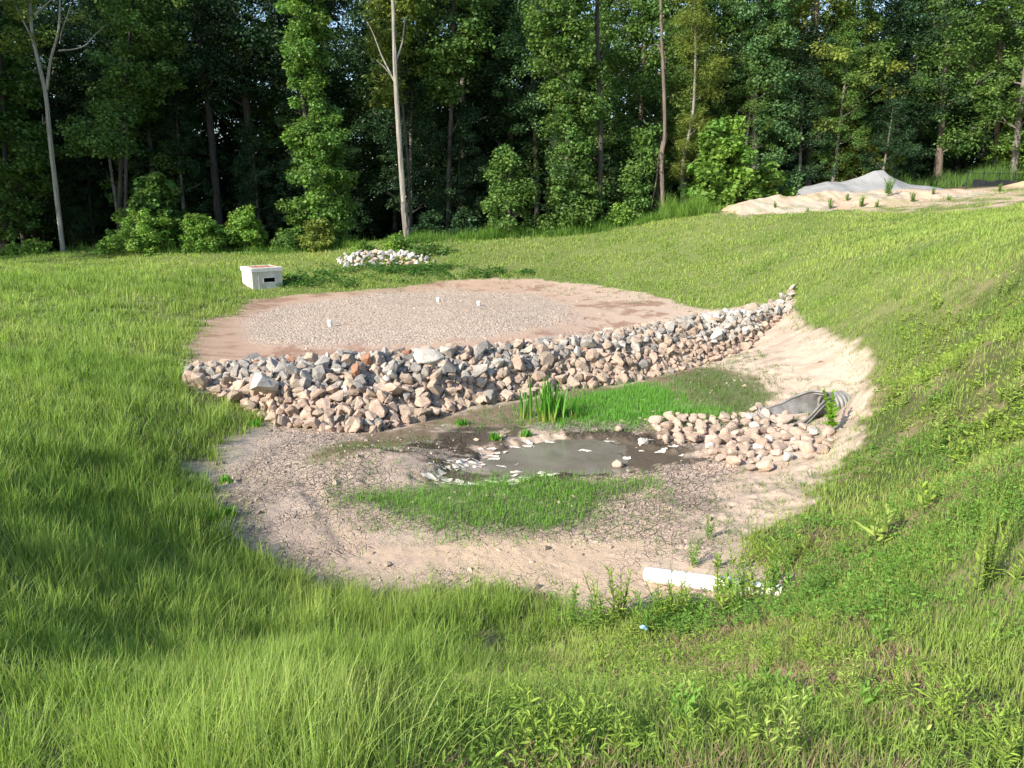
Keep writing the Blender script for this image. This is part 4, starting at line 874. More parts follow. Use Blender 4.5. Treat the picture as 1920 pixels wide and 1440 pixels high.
# ------------------------------------------------------------------ the wood: leafy crowns on tapered trunks
tr = np.random.default_rng(2024)
CM = {'vine': leafmat('vine_leaves', (.105, .215, .045), .34), 'mid': leafmat('leaves_mid_green', (.088, .175, .042), .33), 'dark': leafmat('leaves_dark_green_shade', (.028, .068, .027), .25), 'blue': leafmat('leaves_blue_green', (.085, .18, .066), .32),  # the dark leaf tint also stands in for shade within the wood
      'yellow': leafmat('leaves_yellow_green', (.15, .215, .045), .35), 'bright': leafmat('leaves_bright_green', (.145, .28, .055), .38), 'pine': leafmat('pine_needles', (.085, .145, .045), .15), 'ypine': leafmat('pine_needles_light', (.13, .19, .035), .2)}
BARK = {'grey': noisemat('bark_grey', (.10, .09, .075), (.22, .20, .17), 3, rough=.95, bump=.6, dist=.03, stretch=(3, 3, .5)),
        'pale': noisemat('bark_bare_pale', (.16, .145, .12), (.32, .30, .26), 3, rough=.9, bump=.5, dist=.02, stretch=(4, 4, .4)),
        'dark': noisemat('bark_dark', (.035, .03, .027), (.09, .08, .065), 3, rough=.95, bump=.6, dist=.03, stretch=(3, 3, .5)),
        'brown': noisemat('bark_brown', (.085, .065, .052), (.19, .15, .12), 3, rough=.95, bump=.6, dist=.03, stretch=(4, 4, .6))}
def foliage(name, C, Rr, per, L, W, mat, flat=.65, r=tr, droop=.25, colr=None):
    """leaves gathered in clumps: C (n,3) centres, Rr (n) radii"""
    n = len(C); q = np.repeat(np.arange(n), per); m = len(q)
    d = r.normal(size=(m, 3)); d /= np.linalg.norm(d, axis=1)[:, None]; rad = r.random(m) ** .45
    b = C[q] + d * (Rr[q] * rad)[:, None] * np.array([1, 1, flat])
    a = r.uniform(0, 6.283, m); out = d * np.array([1, 1, .3]); t = np.stack([np.cos(a), np.sin(a), r.uniform(-.9, .5, m) - droop], -1) + out * .8; t /= np.linalg.norm(t, axis=1)[:, None]
    nd = d * .6 + np.array([0, 0, .55]) + r.normal(0, .45, (m, 3)); wd = np.cross(nd, t); wd /= np.linalg.norm(wd, axis=1)[:, None] + 1e-9
    s = r.uniform(.65, 1.25, m)[:, None]; l = L * s; w = W * s * .5
    V = np.stack([b, b + t * l * .45 - wd * w, b + t * l, b + t * l * .45 + wd * w], 1).reshape(-1, 3)
    cb = r.uniform(.72, 1.25, (n, 1)) * np.array([1, 1, 1]) ; yel = r.random((n, 1)); cb = cb * (1 + yel * np.array([.28, .06, -.1]))
    cc = np.repeat(cb[q] * r.uniform(.75, 1.25, (m, 1)), 4, 0)
    return mesh(name, V, [np.arange(m * 4).reshape(m, 4)], {'Col': cc}, False, mat)
def branchy(pts, rad, nlimb, L0, r, seed, z0=.3, up=.5):
    m_ = MB(); pts = np.array(pts, float); V, f = tube_geo(pts, rad, 9, True, .07, seed); m_.add(V, f); tips = []
    tt = np.linspace(0, 1, len(pts))
    for i in range(nlimb):
        q = z0 + (1 - z0) * (i + r.random()) / nlimb; b = np.array([np.interp(q, tt, pts[:, k]) for k in range(3)]); rb = np.interp(q, tt, np.broadcast_to(rad, (len(pts),))) * .45
        a = i * 2.4 + r.uniform(-.5, .5); ln = L0 * r.uniform(.5, 1.0) * (1.25 - .7 * q); s = np.linspace(0, 1, 6)[:, None]
        dr = np.array([np.cos(a), np.sin(a), up * r.uniform(.5, 1.3)]); p = b + dr * ln * s + np.array([0, 0, .25 * ln]) * s ** 2 + r.normal(0, .05 * ln, (6, 3)) * s
        V, f = tube_geo(p, np.linspace(rb, rb * .2, 6), 5, False); m_.add(V, f); tips.append(p)
        for _ in range(2):
            k = r.integers(2, 5); a2 = a + r.uniform(-1.1, 1.1); p2 = p[k] + np.array([np.cos(a2), np.sin(a2), r.uniform(.1, .9)]) * ln * .45 * s; V, f = tube_geo(p2, np.linspace(rb * .35, rb * .1, 6), 4, False); m_.add(V, f); tips.append(p2)
    return m_, tips
def broad_tree(seed, Ht, Rc, z0, ncl, per, L, W, lean=.03):
    """generic broadleaf: returns trunk MB and foliage centres"""
    r = np.random.default_rng(seed); k = 9; t = np.linspace(0, 1, k); wob = np.cumsum(r.normal(0, .10, (k, 2)), 0) * t[:, None]
    pts = np.c_[wob[:, 0] + lean * Ht * t, wob[:, 1], Ht * .93 * t]; m_, tips = branchy(pts, (.0095 * Ht) * (1 - t) ** .8 + .03, 12, Rc * .85, r, seed, z0)
    C = []; 
    for _ in range(ncl):
        if r.random() < .6: p = tips[r.integers(len(tips))]; c = p[r.integers(3, 6)] + r.normal(0, .28 * Rc, 3) * [1, 1, .8]
        else:
            zz = r.random() ** .8; h_ = z0 * Ht + (1 - z0) * Ht * zz; rr2 = Rc * (math.sin(min(1, .12 + zz) * math.pi) ** .6) * r.uniform(.35, 1.08); a = r.uniform(0, 6.283)
            c = np.array([np.cos(a) * rr2 + np.interp(h_ / Ht, t, pts[:, 0]), np.sin(a) * rr2, h_])
        if c[2] > z0 * Ht * .7: C.append(c)
    C = np.array(C); return m_, C, r.uniform(.35, .95, len(C)) * (Rc / 3.0) ** .5
BT = []
for i, (Ht, Rc, z0, ncl) in enumerate([(18, 3.2, .16, 210), (21, 3.6, .22, 230), (16, 3.0, .08, 210), (23, 3.4, .32, 190), (19, 3.0, .12, 230), (14, 2.8, .05, 190)]):
    m_, C, Rr = broad_tree(500 + i, Ht, Rc, z0, ncl, 80, .2, .12)
    BT.append((m_.mesh('trunk', BARK['dark'] if i % 2 else BARK['grey']), foliage('crown', C, Rr, 120, .185, .115, CM['mid'])))
def pine_tree(seed, Ht, z0, Rc):
    r = np.random.default_rng(seed); k = 8; t = np.linspace(0, 1, k); pts = np.c_[np.cumsum(r.normal(0, .07, k)), np.cumsum(r.normal(0, .07, k)), Ht * t]
    m_ = MB(); V, f = tube_geo(pts, .0072 * Ht * (1 - t) ** .6 + .03, 9, True, .05, seed); m_.add(V, f); C = []; n = 46
    for i in range(n):
        q = z0 + (1 - z0) * (i + r.random()) / n; b = np.array([np.interp(q, t, pts[:, j]) for j in range(3)]); a = r.uniform(0, 6.283); ln = Rc * (1.15 - q) * 1.4 * r.uniform(.5, 1.1) + .3
        s = np.linspace(0, 1, 5)[:, None]; p = b + np.array([np.cos(a), np.sin(a), .12]) * ln * s + np.array([0, 0, -.18 * ln]) * s ** 2; V, f = tube_geo(p, np.linspace(.045, .012, 5), 4, False); m_.add(V, f)
        for u_ in np.linspace(.35, 1, max(3, int(ln * 2.2))): C.append(b + (p[-1] - b) * u_ + r.normal(0, .14, 3))
    return m_, np.array(C), r.uniform(.28, .55, len(C))
PT = []
for i, (Ht, z0, Rc) in enumerate([(21, .22, 2.8), (24, .30, 3.0), (18, .12, 2.6)]):
    m_, C, Rr = pine_tree(700 + i, Ht, z0, Rc); PT.append((m_.mesh('trunk', BARK['brown']), foliage('crown', C, Rr, 95, .17, .022, CM['pine'], .55)))
_tint = {}
def tinted(me, mat):
    k = (me.name, mat)
    if k not in _tint: c = me.copy(); c.materials.clear(); c.materials.append(CM[mat]); _tint[k] = c
    return _tint[k]
def tree(name, bank, i, xw, yw, sc, mat, label, group=None, cat='tree', zoff=-.1, sz=1.0):
    t = thing(name, (xw, yw, float(H(xw, yw)) + zoff), label, cat, group, rz=tr.uniform(0, 6.283)); t.scale = (sc, sc, sc * sz)
    ob('trunk', bank[i][0], t); ob('crown', tinted(bank[i][1], mat), t); return t
def pxpath(pts, D):
    out = [PD(u, v, D) for u, v in pts]; return np.array(out)
def smooth_path(P, n=22):
    t = np.linspace(0, 1, len(P)); s = np.linspace(0, 1, n); o = np.stack([np.interp(s, t, P[:, k]) for k in range(3)], -1)
    for _ in range(2): o[1:-1] = (o[:-2] + 2 * o[1:-1] + o[2:]) / 4
    return o
LAND = [(-200, 60, 'left of the pale forked trunk'), (60, 190, 'behind the pale forked trunk'), (190, 330, 'behind the tall roadside shrub'), (330, 520, 'left of the vine covered tree'), (520, 660, 'behind the vine covered tree'), (660, 830, 'behind the dead pale trunk'),
        (830, 980, 'right of the dead pale trunk'), (980, 1150, 'behind the broad leafy column'), (1150, 1290, 'behind the thin bent trunk'), (1290, 1400, 'behind the big pale green bush'), (1400, 1520, 'behind the grey straight trunk'), (1520, 1660, 'behind the left gravel slope'),
        (1660, 1800, 'behind the right gravel slope'), (1800, 1900, 'behind the black fence'), (1900, 2300, 'at the right edge')]
def land(u_): return next((l for a, b, l in LAND if a <= u_ < b), 'far off to one side')
LAND = [(a, b, l.replace('tall roadside shrub', 'tall dark shrub')) for a, b, l in LAND]
# rows of the wood, each tree on its own spot
seed_rows = [(46.5, 2.9, 'second row', -44, 46), (53, 3.2, 'third row', -50, 54), (60, 3.6, 'rear row', -58, 62)]
cnt = 0
for ri, (Dr, stp, rn, xa, xb) in enumerate(seed_rows):
    for x_ in np.arange(xa, xb, stp):
        xx = x_ + tr.uniform(-.9, .9); yy = Dr + tr.uniform(-1.6, 1.6); u_ = 960 + F * xx / (yy * .98); pine = (u_ > 1180 and tr.random() < .34) or tr.random() < .05
        if ri == 0 and 630 < u_ < 700: continue
        sc = tr.uniform(.82, 1.12) * (1.08 if u_ < 900 else .98)
        if pine:
            m_ = 'ypine' if tr.random() < .2 else 'pine'
            tree('pine_tree', PT, int(tr.integers(3)), xx, yy, sc, m_, f"{'light' if m_ == 'ypine' else 'dark'} pine in the {rn}, {land(u_)}", 'pines of the wood', 'pine tree')
        else:
            m_ = ('dark' if tr.random() < .8 else 'mid') if u_ < 950 else ('mid', 'blue', 'dark', 'yellow')[int(tr.choice(4, p=[.4, .2, .28, .12]))]  # mostly dark tint on the left: shade put into the leaf colour
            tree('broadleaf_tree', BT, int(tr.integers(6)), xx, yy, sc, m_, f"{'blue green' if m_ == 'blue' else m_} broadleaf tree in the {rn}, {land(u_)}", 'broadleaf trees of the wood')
        cnt += 1
print('rows', cnt)
# a few dark small understory trees close the gaps low down
for x_ in np.arange(-40, 44, 3.1):
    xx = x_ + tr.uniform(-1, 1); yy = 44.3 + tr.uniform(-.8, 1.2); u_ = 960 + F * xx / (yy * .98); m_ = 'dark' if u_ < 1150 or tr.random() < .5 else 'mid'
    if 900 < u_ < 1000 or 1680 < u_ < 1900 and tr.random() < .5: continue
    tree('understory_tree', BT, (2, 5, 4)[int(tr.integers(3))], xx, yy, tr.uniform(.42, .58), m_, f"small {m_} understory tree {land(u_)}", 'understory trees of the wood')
# the far side of the wood, one mass of foliage
fx0 = tr.uniform(-75, 80, 8500); fy0 = tr.uniform(63, 74, 8500); fz0 = tr.random(8500) ** 1.5 * 15 * (.9 + .6 * fbm(fx0, fy0 * 0, .12, 3, 4))
Cf = np.c_[fx0, fy0, H(fx0, fy0) + fz0]
ob('distant_wood', foliage('distant_wood', Cf, tr.uniform(.8, 1.9, 8500), 36, .5, .36, CM['dark'], .8), kind='stuff', label='dark mass of foliage deep in the wood behind the tree rows', cat='wood')  # dark leaf colour stands in for the shade at this depth
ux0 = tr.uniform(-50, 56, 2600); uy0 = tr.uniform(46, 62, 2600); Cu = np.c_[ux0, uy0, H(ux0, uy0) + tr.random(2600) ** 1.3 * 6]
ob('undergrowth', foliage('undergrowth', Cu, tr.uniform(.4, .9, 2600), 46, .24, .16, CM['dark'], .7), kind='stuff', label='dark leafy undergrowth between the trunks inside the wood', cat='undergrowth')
def column_tree(name, prof, D, trunk, tr_r, mat, label, L=.19, W=.14, per=90, ncl=None, bark='dark', cat='tree', depth=1.0, clr=(.3, .62), seed=1, limbs=8, group=None):
    """prof: (v, u_left, u_right) widths measured at distance D; the crown is round in plan"""
    r = np.random.default_rng(seed); prof = sorted(prof, key=lambda q: -q[0]); Z_ = np.array([PD(960, v, D)[2] for v, _, _ in prof]); sc = D / F
    XL = np.array([PD(a, v, D)[0] for v, a, b in prof]); XR = np.array([PD(b, v, D)[0] for v, a, b in prof]); Cx = (XL + XR) / 2; Rd = (XR - XL) / 2
    C = []; area = float(((2 * Rd[1:] + 2 * Rd[:-1]) / 2 * np.diff(Z_)).sum()); n = ncl or int(area * 6.5)
    while len(C) < n:
        z = r.uniform(Z_[0], Z_[-1]); R0 = np.interp(z, Z_, Rd); 
        if r.random() > (R0 / Rd.max()) ** .8 + .15: continue
        a = r.uniform(0, 6.283); q = R0 * r.random() ** .5; C.append((np.interp(z, Z_, Cx) + np.cos(a) * q, D + np.sin(a) * q * depth, z))
    C = np.array(C); C += .12 * r.normal(size=C.shape)
    P = smooth_path(pxpath(trunk, D)); root = P[0].copy(); root[2] = float(H(root[0], root[1])) - .1; P[0] = root
    t = thing(name, tuple(root), label, cat, group)
    tt = np.linspace(0, 1, len(P)); m_, tips = branchy(P - root, tr_r * (1 - .55 * tt), limbs, max(Rd) * .8, r, seed, .15)
    ob('trunk', m_.mesh('trunk', BARK[bark]), t); ob('crown', foliage('crown', C - root, r.uniform(*clr, len(C)), per, L, W, CM[mat], .8, r), t); return t
column_tree('vine_covered_tree', [(458,590,655),(440,560,655),(400,545,660),(350,545,655),(300,540,645),(240,540,640),(205,575,640),(190,562,602),(150,545,598),(100,540,605),(50,530,618),(0,520,640),(-90,520,660)], 38.2,
    [(608,465),(600,380),(580,250),(562,170),(560,80),(560,-80)], .13, 'vine', 'tall narrow tree wrapped in bright vine leaves behind the concrete box', seed=11, per=165, L=.165, W=.12)
column_tree('vine_covered_tree', [(435,1010,1115),(380,1020,1125),(330,1010,1120),(290,1040,1110),(250,1032,1112),(200,1040,1132),(140,1000,1130),(80,990,1100),(0,980,1100),(-90,980,1100)], 39.2,
    [(1065,440),(1062,300),(1070,150),(1050,-80)], .12, 'mid', 'broad leafy column of blue green foliage beside a bare dark trunk', seed=12, per=170, L=.17, W=.125)
column_tree('leafy_tree', [(440,895,1010),(400,905,1010),(350,912,1000),(310,925,992),(280,940,975)], 38.6, [(955,445),(955,380),(955,300)], .08, 'mid', 'low rounded yellow green tree left of the broad leafy column', seed=13, L=.16, W=.11, limbs=6)
column_tree('leafy_tree', [(425,1160,1232),(380,1160,1236),(330,1168,1238),(290,1180,1235),(245,1188,1222)], 39.6, [(1200,420),(1200,340),(1203,260)], .07, 'mid', 'narrow leafy young tree left of the thin bent trunk', seed=14, L=.19, W=.13, limbs=6)
column_tree('leafy_tree', [(360,1400,1490),(300,1400,1495),(250,1410,1492),(200,1425,1490),(150,1385,1485),(80,1378,1482),(0,1370,1490),(-90,1370,1490)], 44.0, [(1414,385),(1415,250),(1418,150),(1422,60),(1426,-90)], .18, 'blue', 'tall leafy tree with a straight grey trunk left of the gravel heap', seed=15, bark='pale', L=.17, W=.12, per=120)
column_tree('leafy_bush', [(395,1275,1400),(350,1280,1420),(310,1292,1415),(275,1310,1402),(245,1330,1390),(228,1345,1372)], 40.5, [(1345,405),(1345,330),(1352,240)], .07, 'bright', 'big pale green bush with large leaves left of the soil bank', seed=16, L=.26, W=.20, per=95, clr=(.22, .5), cat='bush')
column_tree('leafy_bush', [(375,1420,1482),(340,1415,1482),(315,1420,1475),(305,1430,1465)], 41.5, [(1450,380),(1448,320)], .04, 'bright', 'lower pale green bush just left of the gravel heap', seed=17, L=.24, W=.18, per=90, clr=(.2, .4), cat='bush', limbs=4)
column_tree('slanting_pine', [(330,1262,1290),(290,1258,1300),(250,1262,1335),(200,1270,1345),(140,1280,1370),(80,1272,1350),(20,1260,1340),(-80,1260,1350)], 42.5, [(1278,390),(1280,300),(1300,220),(1305,100),(1300,-80)], .10, 'ypine', 'light yellow green pine with a slanting trunk behind the big bush', seed=18, L=.22, W=.03, per=120, bark='pale', cat='pine tree')
column_tree('leafy_tree', [(285,150,255),(265,135,262),(235,124,250),(210,140,240),(200,165,225)], 39.5, [(233,470),(236,370),(236,300),(200,230)], .10, 'mid', 'tree with one low green bough hanging right of the pale forked trunk', seed=19, L=.17, W=.12, limbs=3)
column_tree('leafy_tree', [(220,150,260),(150,190,330),(80,180,350),(20,170,330),(-90,160,340)], 42.0, [(222,470),(224,400),(230,200),(250,0),(255,-90)], .13, 'mid', 'tall mid green tree between the pale forked trunk and the vine covered tree', seed=20, L=.20, W=.13, per=70)
column_tree('leafy_tree', [(440,-60,40),(330,-80,90),(270,-60,100),(200,-80,60),(120,-80,70),(60,-80,60),(-60,-80,60)], 41.0, [(10,480),(10,300),(0,100),(0,-80)], .14, 'mid', 'dim green tree at the left edge of the wood', seed=21, per=70)
column_tree('leafy_tree', [(190,780,850),(120,790,900),(60,760,920),(0,740,930),(-90,740,930)], 43.5, [(840,470),(842,300),(850,100),(850,-80)], .15, 'mid', 'tall tree whose crown closes over the right of the dead pale trunk', seed=22, per=65)
column_tree('leafy_tree', [(195,705,765),(160,698,785),(120,690,790),(70,690,770),(0,690,800),(-70,700,800)], 42.0, [(772,470),(765,300),(745,100),(740,-80)], .09, 'yellow', 'yellow green crown behind the top of the dead pale trunk', seed=23, per=60, L=.2, W=.13)
# bushes along the edge
for q, (pr, D_, m_, lb, L_, W_) in enumerate([([(440,235,335),(400,240,338),(370,255,325),(345,262,310),(332,275,300)], 38.0, 'mid', 'tall dark green shrub with large leaves behind the yellow green bushes', .26, .20),
    ([(468,190,325),(440,195,330),(415,215,320),(400,240,300)], 36.8, 'bright', 'wide yellow green bush in front of the tall dark shrub', .13, .09), ([(470,345,415),(440,345,418),(412,350,408),(402,362,398)], 37.0, 'bright', 'round bright green bush right of the wide yellow green bush', .14, .10),
    ([(466,430,500),(430,430,495),(405,445,478),(396,450,465)], 37.2, 'bright', 'pointed bright green bush between two rounder bushes', .14, .10), ([(464,572,630),(440,575,625),(422,590,610)], 36.6, 'yellow', 'small yellow green bush at the foot of the vine covered tree', .13, .10),
    ([(466,512,575),(448,515,575),(438,525,570)], 37.0, 'mid', 'small dark bush left of the vine covered tree foot', .15, .11), ([(482,728,770),(465,730,765),(448,738,760)], 35.2, 'bright', 'bright green leafy plant at the right of the pale rock heap', .13, .09),
    ([(486,655,700),(472,660,695),(462,668,690)], 35.4, 'bright', 'bright green leafy plant growing behind the pale rock heap', .12, .08), ([(492,775,850),(478,770,850),(466,775,835)], 34.6, 'mid', 'low green bush right of the pale rock heap', .14, .09),
    ([(420,1140,1185),(400,1145,1182),(392,1152,1175)], 39.0, 'bright', 'small bright bush left of the narrow young tree', .15, .11), ([(345,1535,1600),(310,1540,1610),(275,1555,1600)], 45.5, 'yellow', 'olive shrub behind the left slope of the gravel heap', .18, .13),
    ([(325,1600,1680),(290,1595,1690),(265,1610,1670)], 45.8, 'yellow', 'olive shrub behind the peak of the gravel heap', .18, .13), ([(330,1870,1960),(280,1875,1980),(230,1885,1980),(200,1895,1960)], 46.0, 'bright', 'bright green bush at the right edge behind the black fence', .20, .15),
    ([(485,0,40),(470,5,40),(462,12,35)], 37.2, 'bright', 'low green bush at the far left edge', .14, .1), ([(483,42,85),(468,45,82),(458,52,75)], 37.0, 'bright', 'low green bush just left of the pale forked trunk', .14, .1),
    ([(440,840,905),(415,850,900),(400,860,890)], 39.5, 'dark', 'dark low bush right of the dead pale trunk', .18, .12), ([(442,770,835),(420,780,830),(402,790,820)], 40.0, 'dark', 'dark low bush beside the foot of the dead pale trunk', .18, .12)]):
    uc = (pr[0][1] + pr[0][2]) / 2; column_tree('leafy_bush', pr, D_, [(uc, pr[0][0] + 6), (uc, (pr[0][0] + pr[-1][0]) / 2), (uc, pr[-1][0] + 6)], .03, m_, lb, L_, W_, 80, seed=60 + q, cat='bush', clr=(.16, .36), limbs=5, ncl=int(14 + (pr[0][2] - pr[0][1]) * (pr[0][0] - pr[-1][0]) / 95))
# standing trunks
def bare_tree(name, paths, D, bark, label, leafc=None, matc='yellow', seed=1, cat='tree'):
    r = np.random.default_rng(seed); P0 = smooth_path(pxpath(paths[0][0], D)); root = P0[0].copy(); root[2] = float(H(root[0], root[1])) - .1; P0[0] = root
    t = thing(name, tuple(root), label, cat)
    for q, (pp, r0, r1) in enumerate(paths):
        P = P0 if q == 0 else smooth_path(pxpath(pp, D) + np.linspace(0, 1, len(pp))[:, None] * np.array([0, r.uniform(-.8, .8), 0]), 14)
        rad = np.linspace(r0, r1, len(P)); V, f = tube_geo(P - root, rad, 12 if q == 0 else 7, True, .10, seed + q)
        ob('trunk' if q == 0 else 'branch', mesh('trunk' if q == 0 else 'branch', V, f, None, False, BARK[bark]), t)
    if leafc:
        C = np.array([PD(u, v, D) + np.array([0, r.uniform(-.6, .6), 0]) for u, v in leafc]) - root
        ob('crown', foliage('crown', C, r.uniform(.25, .6, len(C)), 70, .14, .09, CM[matc], .6, r), t)
    return t
bare_tree('pale_tree', [([(120,482),(108,380),(97,290),(90,220),(86,165),(72,120),(63,80),(57,40),(56,0),(58,-60)], .120, .06), ([(88,168),(97,110),(112,80),(122,45),(124,0),(135,-60)], .07, .03), ([(70,110),(62,70),(48,40),(35,10),(20,-30)], .05, .02),
    ([(110,95),(135,92),(155,85),(167,65),(185,45)], .035, .012), ([(64,28),(80,12),(100,-8)], .05, .02), ([(112,82),(120,60),(140,25),(150,-10)], .03, .01), ([(88,225),(82,235),(82,215)], .02, .008)],
    38.0, 'pale', 'pale forked trunk with bare upper branches at the left of the wood', [(r_[0], r_[1]) for r_ in np.random.default_rng(5).uniform([10, -30], [75, 90], (26, 2))] + [(150, 20), (130, 30), (100, 60), (30, 85)], 'yellow', 3)
bare_tree('dead_tree', [([(763,450),(757,380),(751,300),(746,220),(742,160),(740,110),(738,60),(737,0),(735,-60)], .138, .07), ([(743,160),(728,130),(712,100),(698,60),(684,35)], .05, .012), ([(742,115),(752,85),(755,55),(757,30)], .06, .02), ([(741,150),(720,125),(705,112)], .03, .01), ([(758,372),(764,368)], .03, .02)],
    37.6, 'pale', 'dead pale barkless trunk standing alone before the dark wood', seed=5)
sn = [o for o in COL.objects if o.name.startswith('dead_tree')][-1]; P_ = smooth_path(pxpath([(763, 450), (761, 425), (758.5, 400), (757, 378)], 37.6), 10); P_[0][2] = sn.location.z
V, f = tube_geo(P_ - np.array(sn.location), np.linspace(.158, .148, 10), 12, True, .12, 3); ob('bark_remnant', mesh('bark_remnant', V, f, None, False, BARK['grey']), sn)
bare_tree('thin_tree', [([(1244,412),(1241,340),(1240,290),(1247,262),(1246,200),(1243,120),(1240,60),(1238,-60)], .11, .06), ([(1242,265),(1234,300),(1232,340),(1226,365),(1223,392)], .045, .03), ([(1241,100),(1236,82),(1234,78)], .04, .02)], 39.0, 'brown', 'thin bent brown trunk with a hanging vine stem', [(1236, 40), (1244, 20), (1248, 60), (1235, 0)], 'mid', 7)
bare_tree('dark_trunk_tree', [([(1124,432),(1125,350),(1127,270),(1122,150),(1120,60),(1120,-60)], .13, .09), ([(1121,160),(1130,120),(1140,60)], .04, .02)], 39.6, 'dark', 'dark bare trunk at the right of the broad leafy column', [(1120, 0), (1130, 40), (1110, 20)], 'mid', 9)
for q, (pp, D_, b_, lb) in enumerate([([(1612,335),(1617,250),(1620,150),(1630,60),(1632,-60)], 49.5, 'grey', 'grey trunked tree rising behind the gravel heap'), ([(1760,333),(1764,250),(1768,160),(1772,80),(1775,-60)], 46.5, 'brown', 'straight brown pine trunk left of the black fence'),
    ([(1868,328),(1870,250),(1872,170),(1876,60),(1880,-60)], 46.8, 'brown', 'straight brown pine trunk behind the black fence'), ([(1510,330),(1511,250),(1512,170),(1510,60),(1508,-60)], 52, 'brown', 'reddish pine trunk lit deep in the wood left of the gravel heap'),
    ([(238,440),(236,370),(237,300),(238,230)], 43.5, 'grey', 'slim grey trunk in the dark left of the wood, right one of a pair'), ([(222,420),(216,370),(207,310),(200,250)], 43.5, 'grey', 'slim leaning grey trunk in the dark left of the wood, left one of a pair')]):
    cl = [(pp[-2][0] + a, b) for a, b in np.random.default_rng(80 + q).uniform([-55, -60], [55, 90 if q else 60], (34 if q in (0, 1, 2, 3) else 0, 2))]
    cl += [(pp[0][0] + a, b) for a, b in np.random.default_rng(90 + q).uniform([-60, 90], [50, 200], (12 if q in (1, 2) else 0, 2))]
    bare_tree('pine_tree' if b_ == 'brown' else 'slim_tree', [(pp, .20 if q < 4 else .09, .12 if q < 4 else .06)], D_, b_, lb, cl, 'pine' if b_ == 'brown' else 'mid', 30 + q)
# trees standing off to the left, outside the picture: the wood curves round and shades its own left side
for q, (xx, yy, s_) in enumerate([(-31, 29, 1.05), (-34, 33.5, 1.0), (-29.5, 34, .95), (-37, 27, 1.1), (-33, 38, 1.0), (-29, 39, .9), (-41, 33, 1.0)]):
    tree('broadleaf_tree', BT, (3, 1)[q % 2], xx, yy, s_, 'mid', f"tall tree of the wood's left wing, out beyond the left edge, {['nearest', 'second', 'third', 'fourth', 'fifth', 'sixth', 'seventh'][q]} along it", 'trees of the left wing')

# weeds and tall grass fringe at the wood's edge (stuff)
def fringe(path, n, h0, h1, w, col, label, yell=0):
    P = G([p[0] for p in path], [p[1] for p in path]); t = gr.random(n); s = np.linspace(0, 1, len(P)); px = np.interp(t, s, P[:, 0]); py = np.interp(t, s, P[:, 1]) + gr.uniform(-.6, 1.4, n)
    d = fbm(px * 1.0, py, .9, 3, 41); k = gr.random(n) < .65 + d; px, py, d = thin(k, px, py, d); n = len(px)
    blades('tall_weeds', px, py, gr.uniform(h0, h1, n) * (1 + .8 * d), w * gr.uniform(.6, 1.4, n), gr.uniform(0, 6.28, n), np.clip(gr.normal(.3, .2, n), 0, 1), np.array(col)[None] * gr.uniform(.65, 1.35, (n, 1)), 2, label)
fringe([(-60,484),(200,478),(600,468),(760,455),(900,448),(1000,442),(1125,432),(1240,413)], 16000, .20, .55, .022, (.13, .25, .04), 'weedy green fringe along the foot of the wood')
fringe([(1240,414),(1300,405),(1340,400),(1380,385),(1430,372),(1480,360)], 8000, .5, 1.2, .022, (.17, .30, .05), 'tall pale green weeds left of the soil bank')
def fringe_xy(P, n, h0, h1, w, col, label):
    P = np.array(P); t = gr.random(n); s = np.linspace(0, 1, len(P)); px = np.interp(t, s, P[:, 0]); py = np.interp(t, s, P[:, 1]) + gr.uniform(-1, 1, n)
    d = fbm(px, py, .9, 3, 41); k = gr.random(n) < .65 + d; px, py, d = thin(k, px, py, d); n = len(px)
    blades('tall_weeds', px, py, gr.uniform(h0, h1, n) * (1 + .8 * d), w * gr.uniform(.6, 1.4, n), gr.uniform(0, 6.28, n), np.clip(gr.normal(.3, .2, n), 0, 1), np.array(col)[None] * gr.uniform(.65, 1.35, (n, 1)), 2, label)
fringe_xy([PD(1660, 320, 45.5)[:2], PD(1760, 330, 45.5)[:2], PD(1860, 330, 45.5)[:2], PD(2000, 330, 45.5)[:2]], 11000, .5, 1.15, .024, (.14, .25, .06), 'tall green weeds behind the gravel heap and the black fence')

# ------------------------------------------------------------------ soil bank and gravel heap
def heap(name, tops, D, wf, wb, mat, label, cat, colf, seed, amp=.12, base=None, ridge=1.0):
    U = np.array([p[0] for p in tops], float); Vv = np.array([p[1] for p in tops], float); P = PD(U, Vv, D)
    xs = np.arange(P[0].min(), P[0].max(), .09); top = np.interp(xs, P[0], P[2]); ys = np.arange(D - wf, D + wb, .09); A, B = np.meshgrid(xs, ys); T = np.broadcast_to(top, A.shape)
    g = H(A, B); g0 = H(xs, xs * 0 + D); hh = np.maximum(0, T - np.broadcast_to(g0, A.shape)); dy = np.where(B < D, (D - B) / wf, (B - D) / wb)
    prof = np.clip(1 - dy, 0, 1) ** ridge; hh = hh * prof; nn = fbm(A, B, 1.0, 5, seed) + .5 * np.abs(fbm(A * 1.6 + .4 * B, B * .3, 1.5, 4, seed + 5))
    z = g - .06 + hh + amp * nn * np.clip(hh * 4 + .2, 0, 1); idx = np.arange(A.size).reshape(A.shape); Q = np.stack([idx[:-1, :-1], idx[:-1, 1:], idx[1:, 1:], idx[1:, :-1]], -1).reshape(-1, 4)
    return ob(name, mesh(name, np.c_[A.ravel(), B.ravel(), z.ravel()], [Q], {'Col': colf(A.ravel(), B.ravel(), z.ravel(), nn.ravel())}, True, mat), label=label, cat=cat)
em, *_ = attrmat('loose_soil', .95, .5, 18, .04)
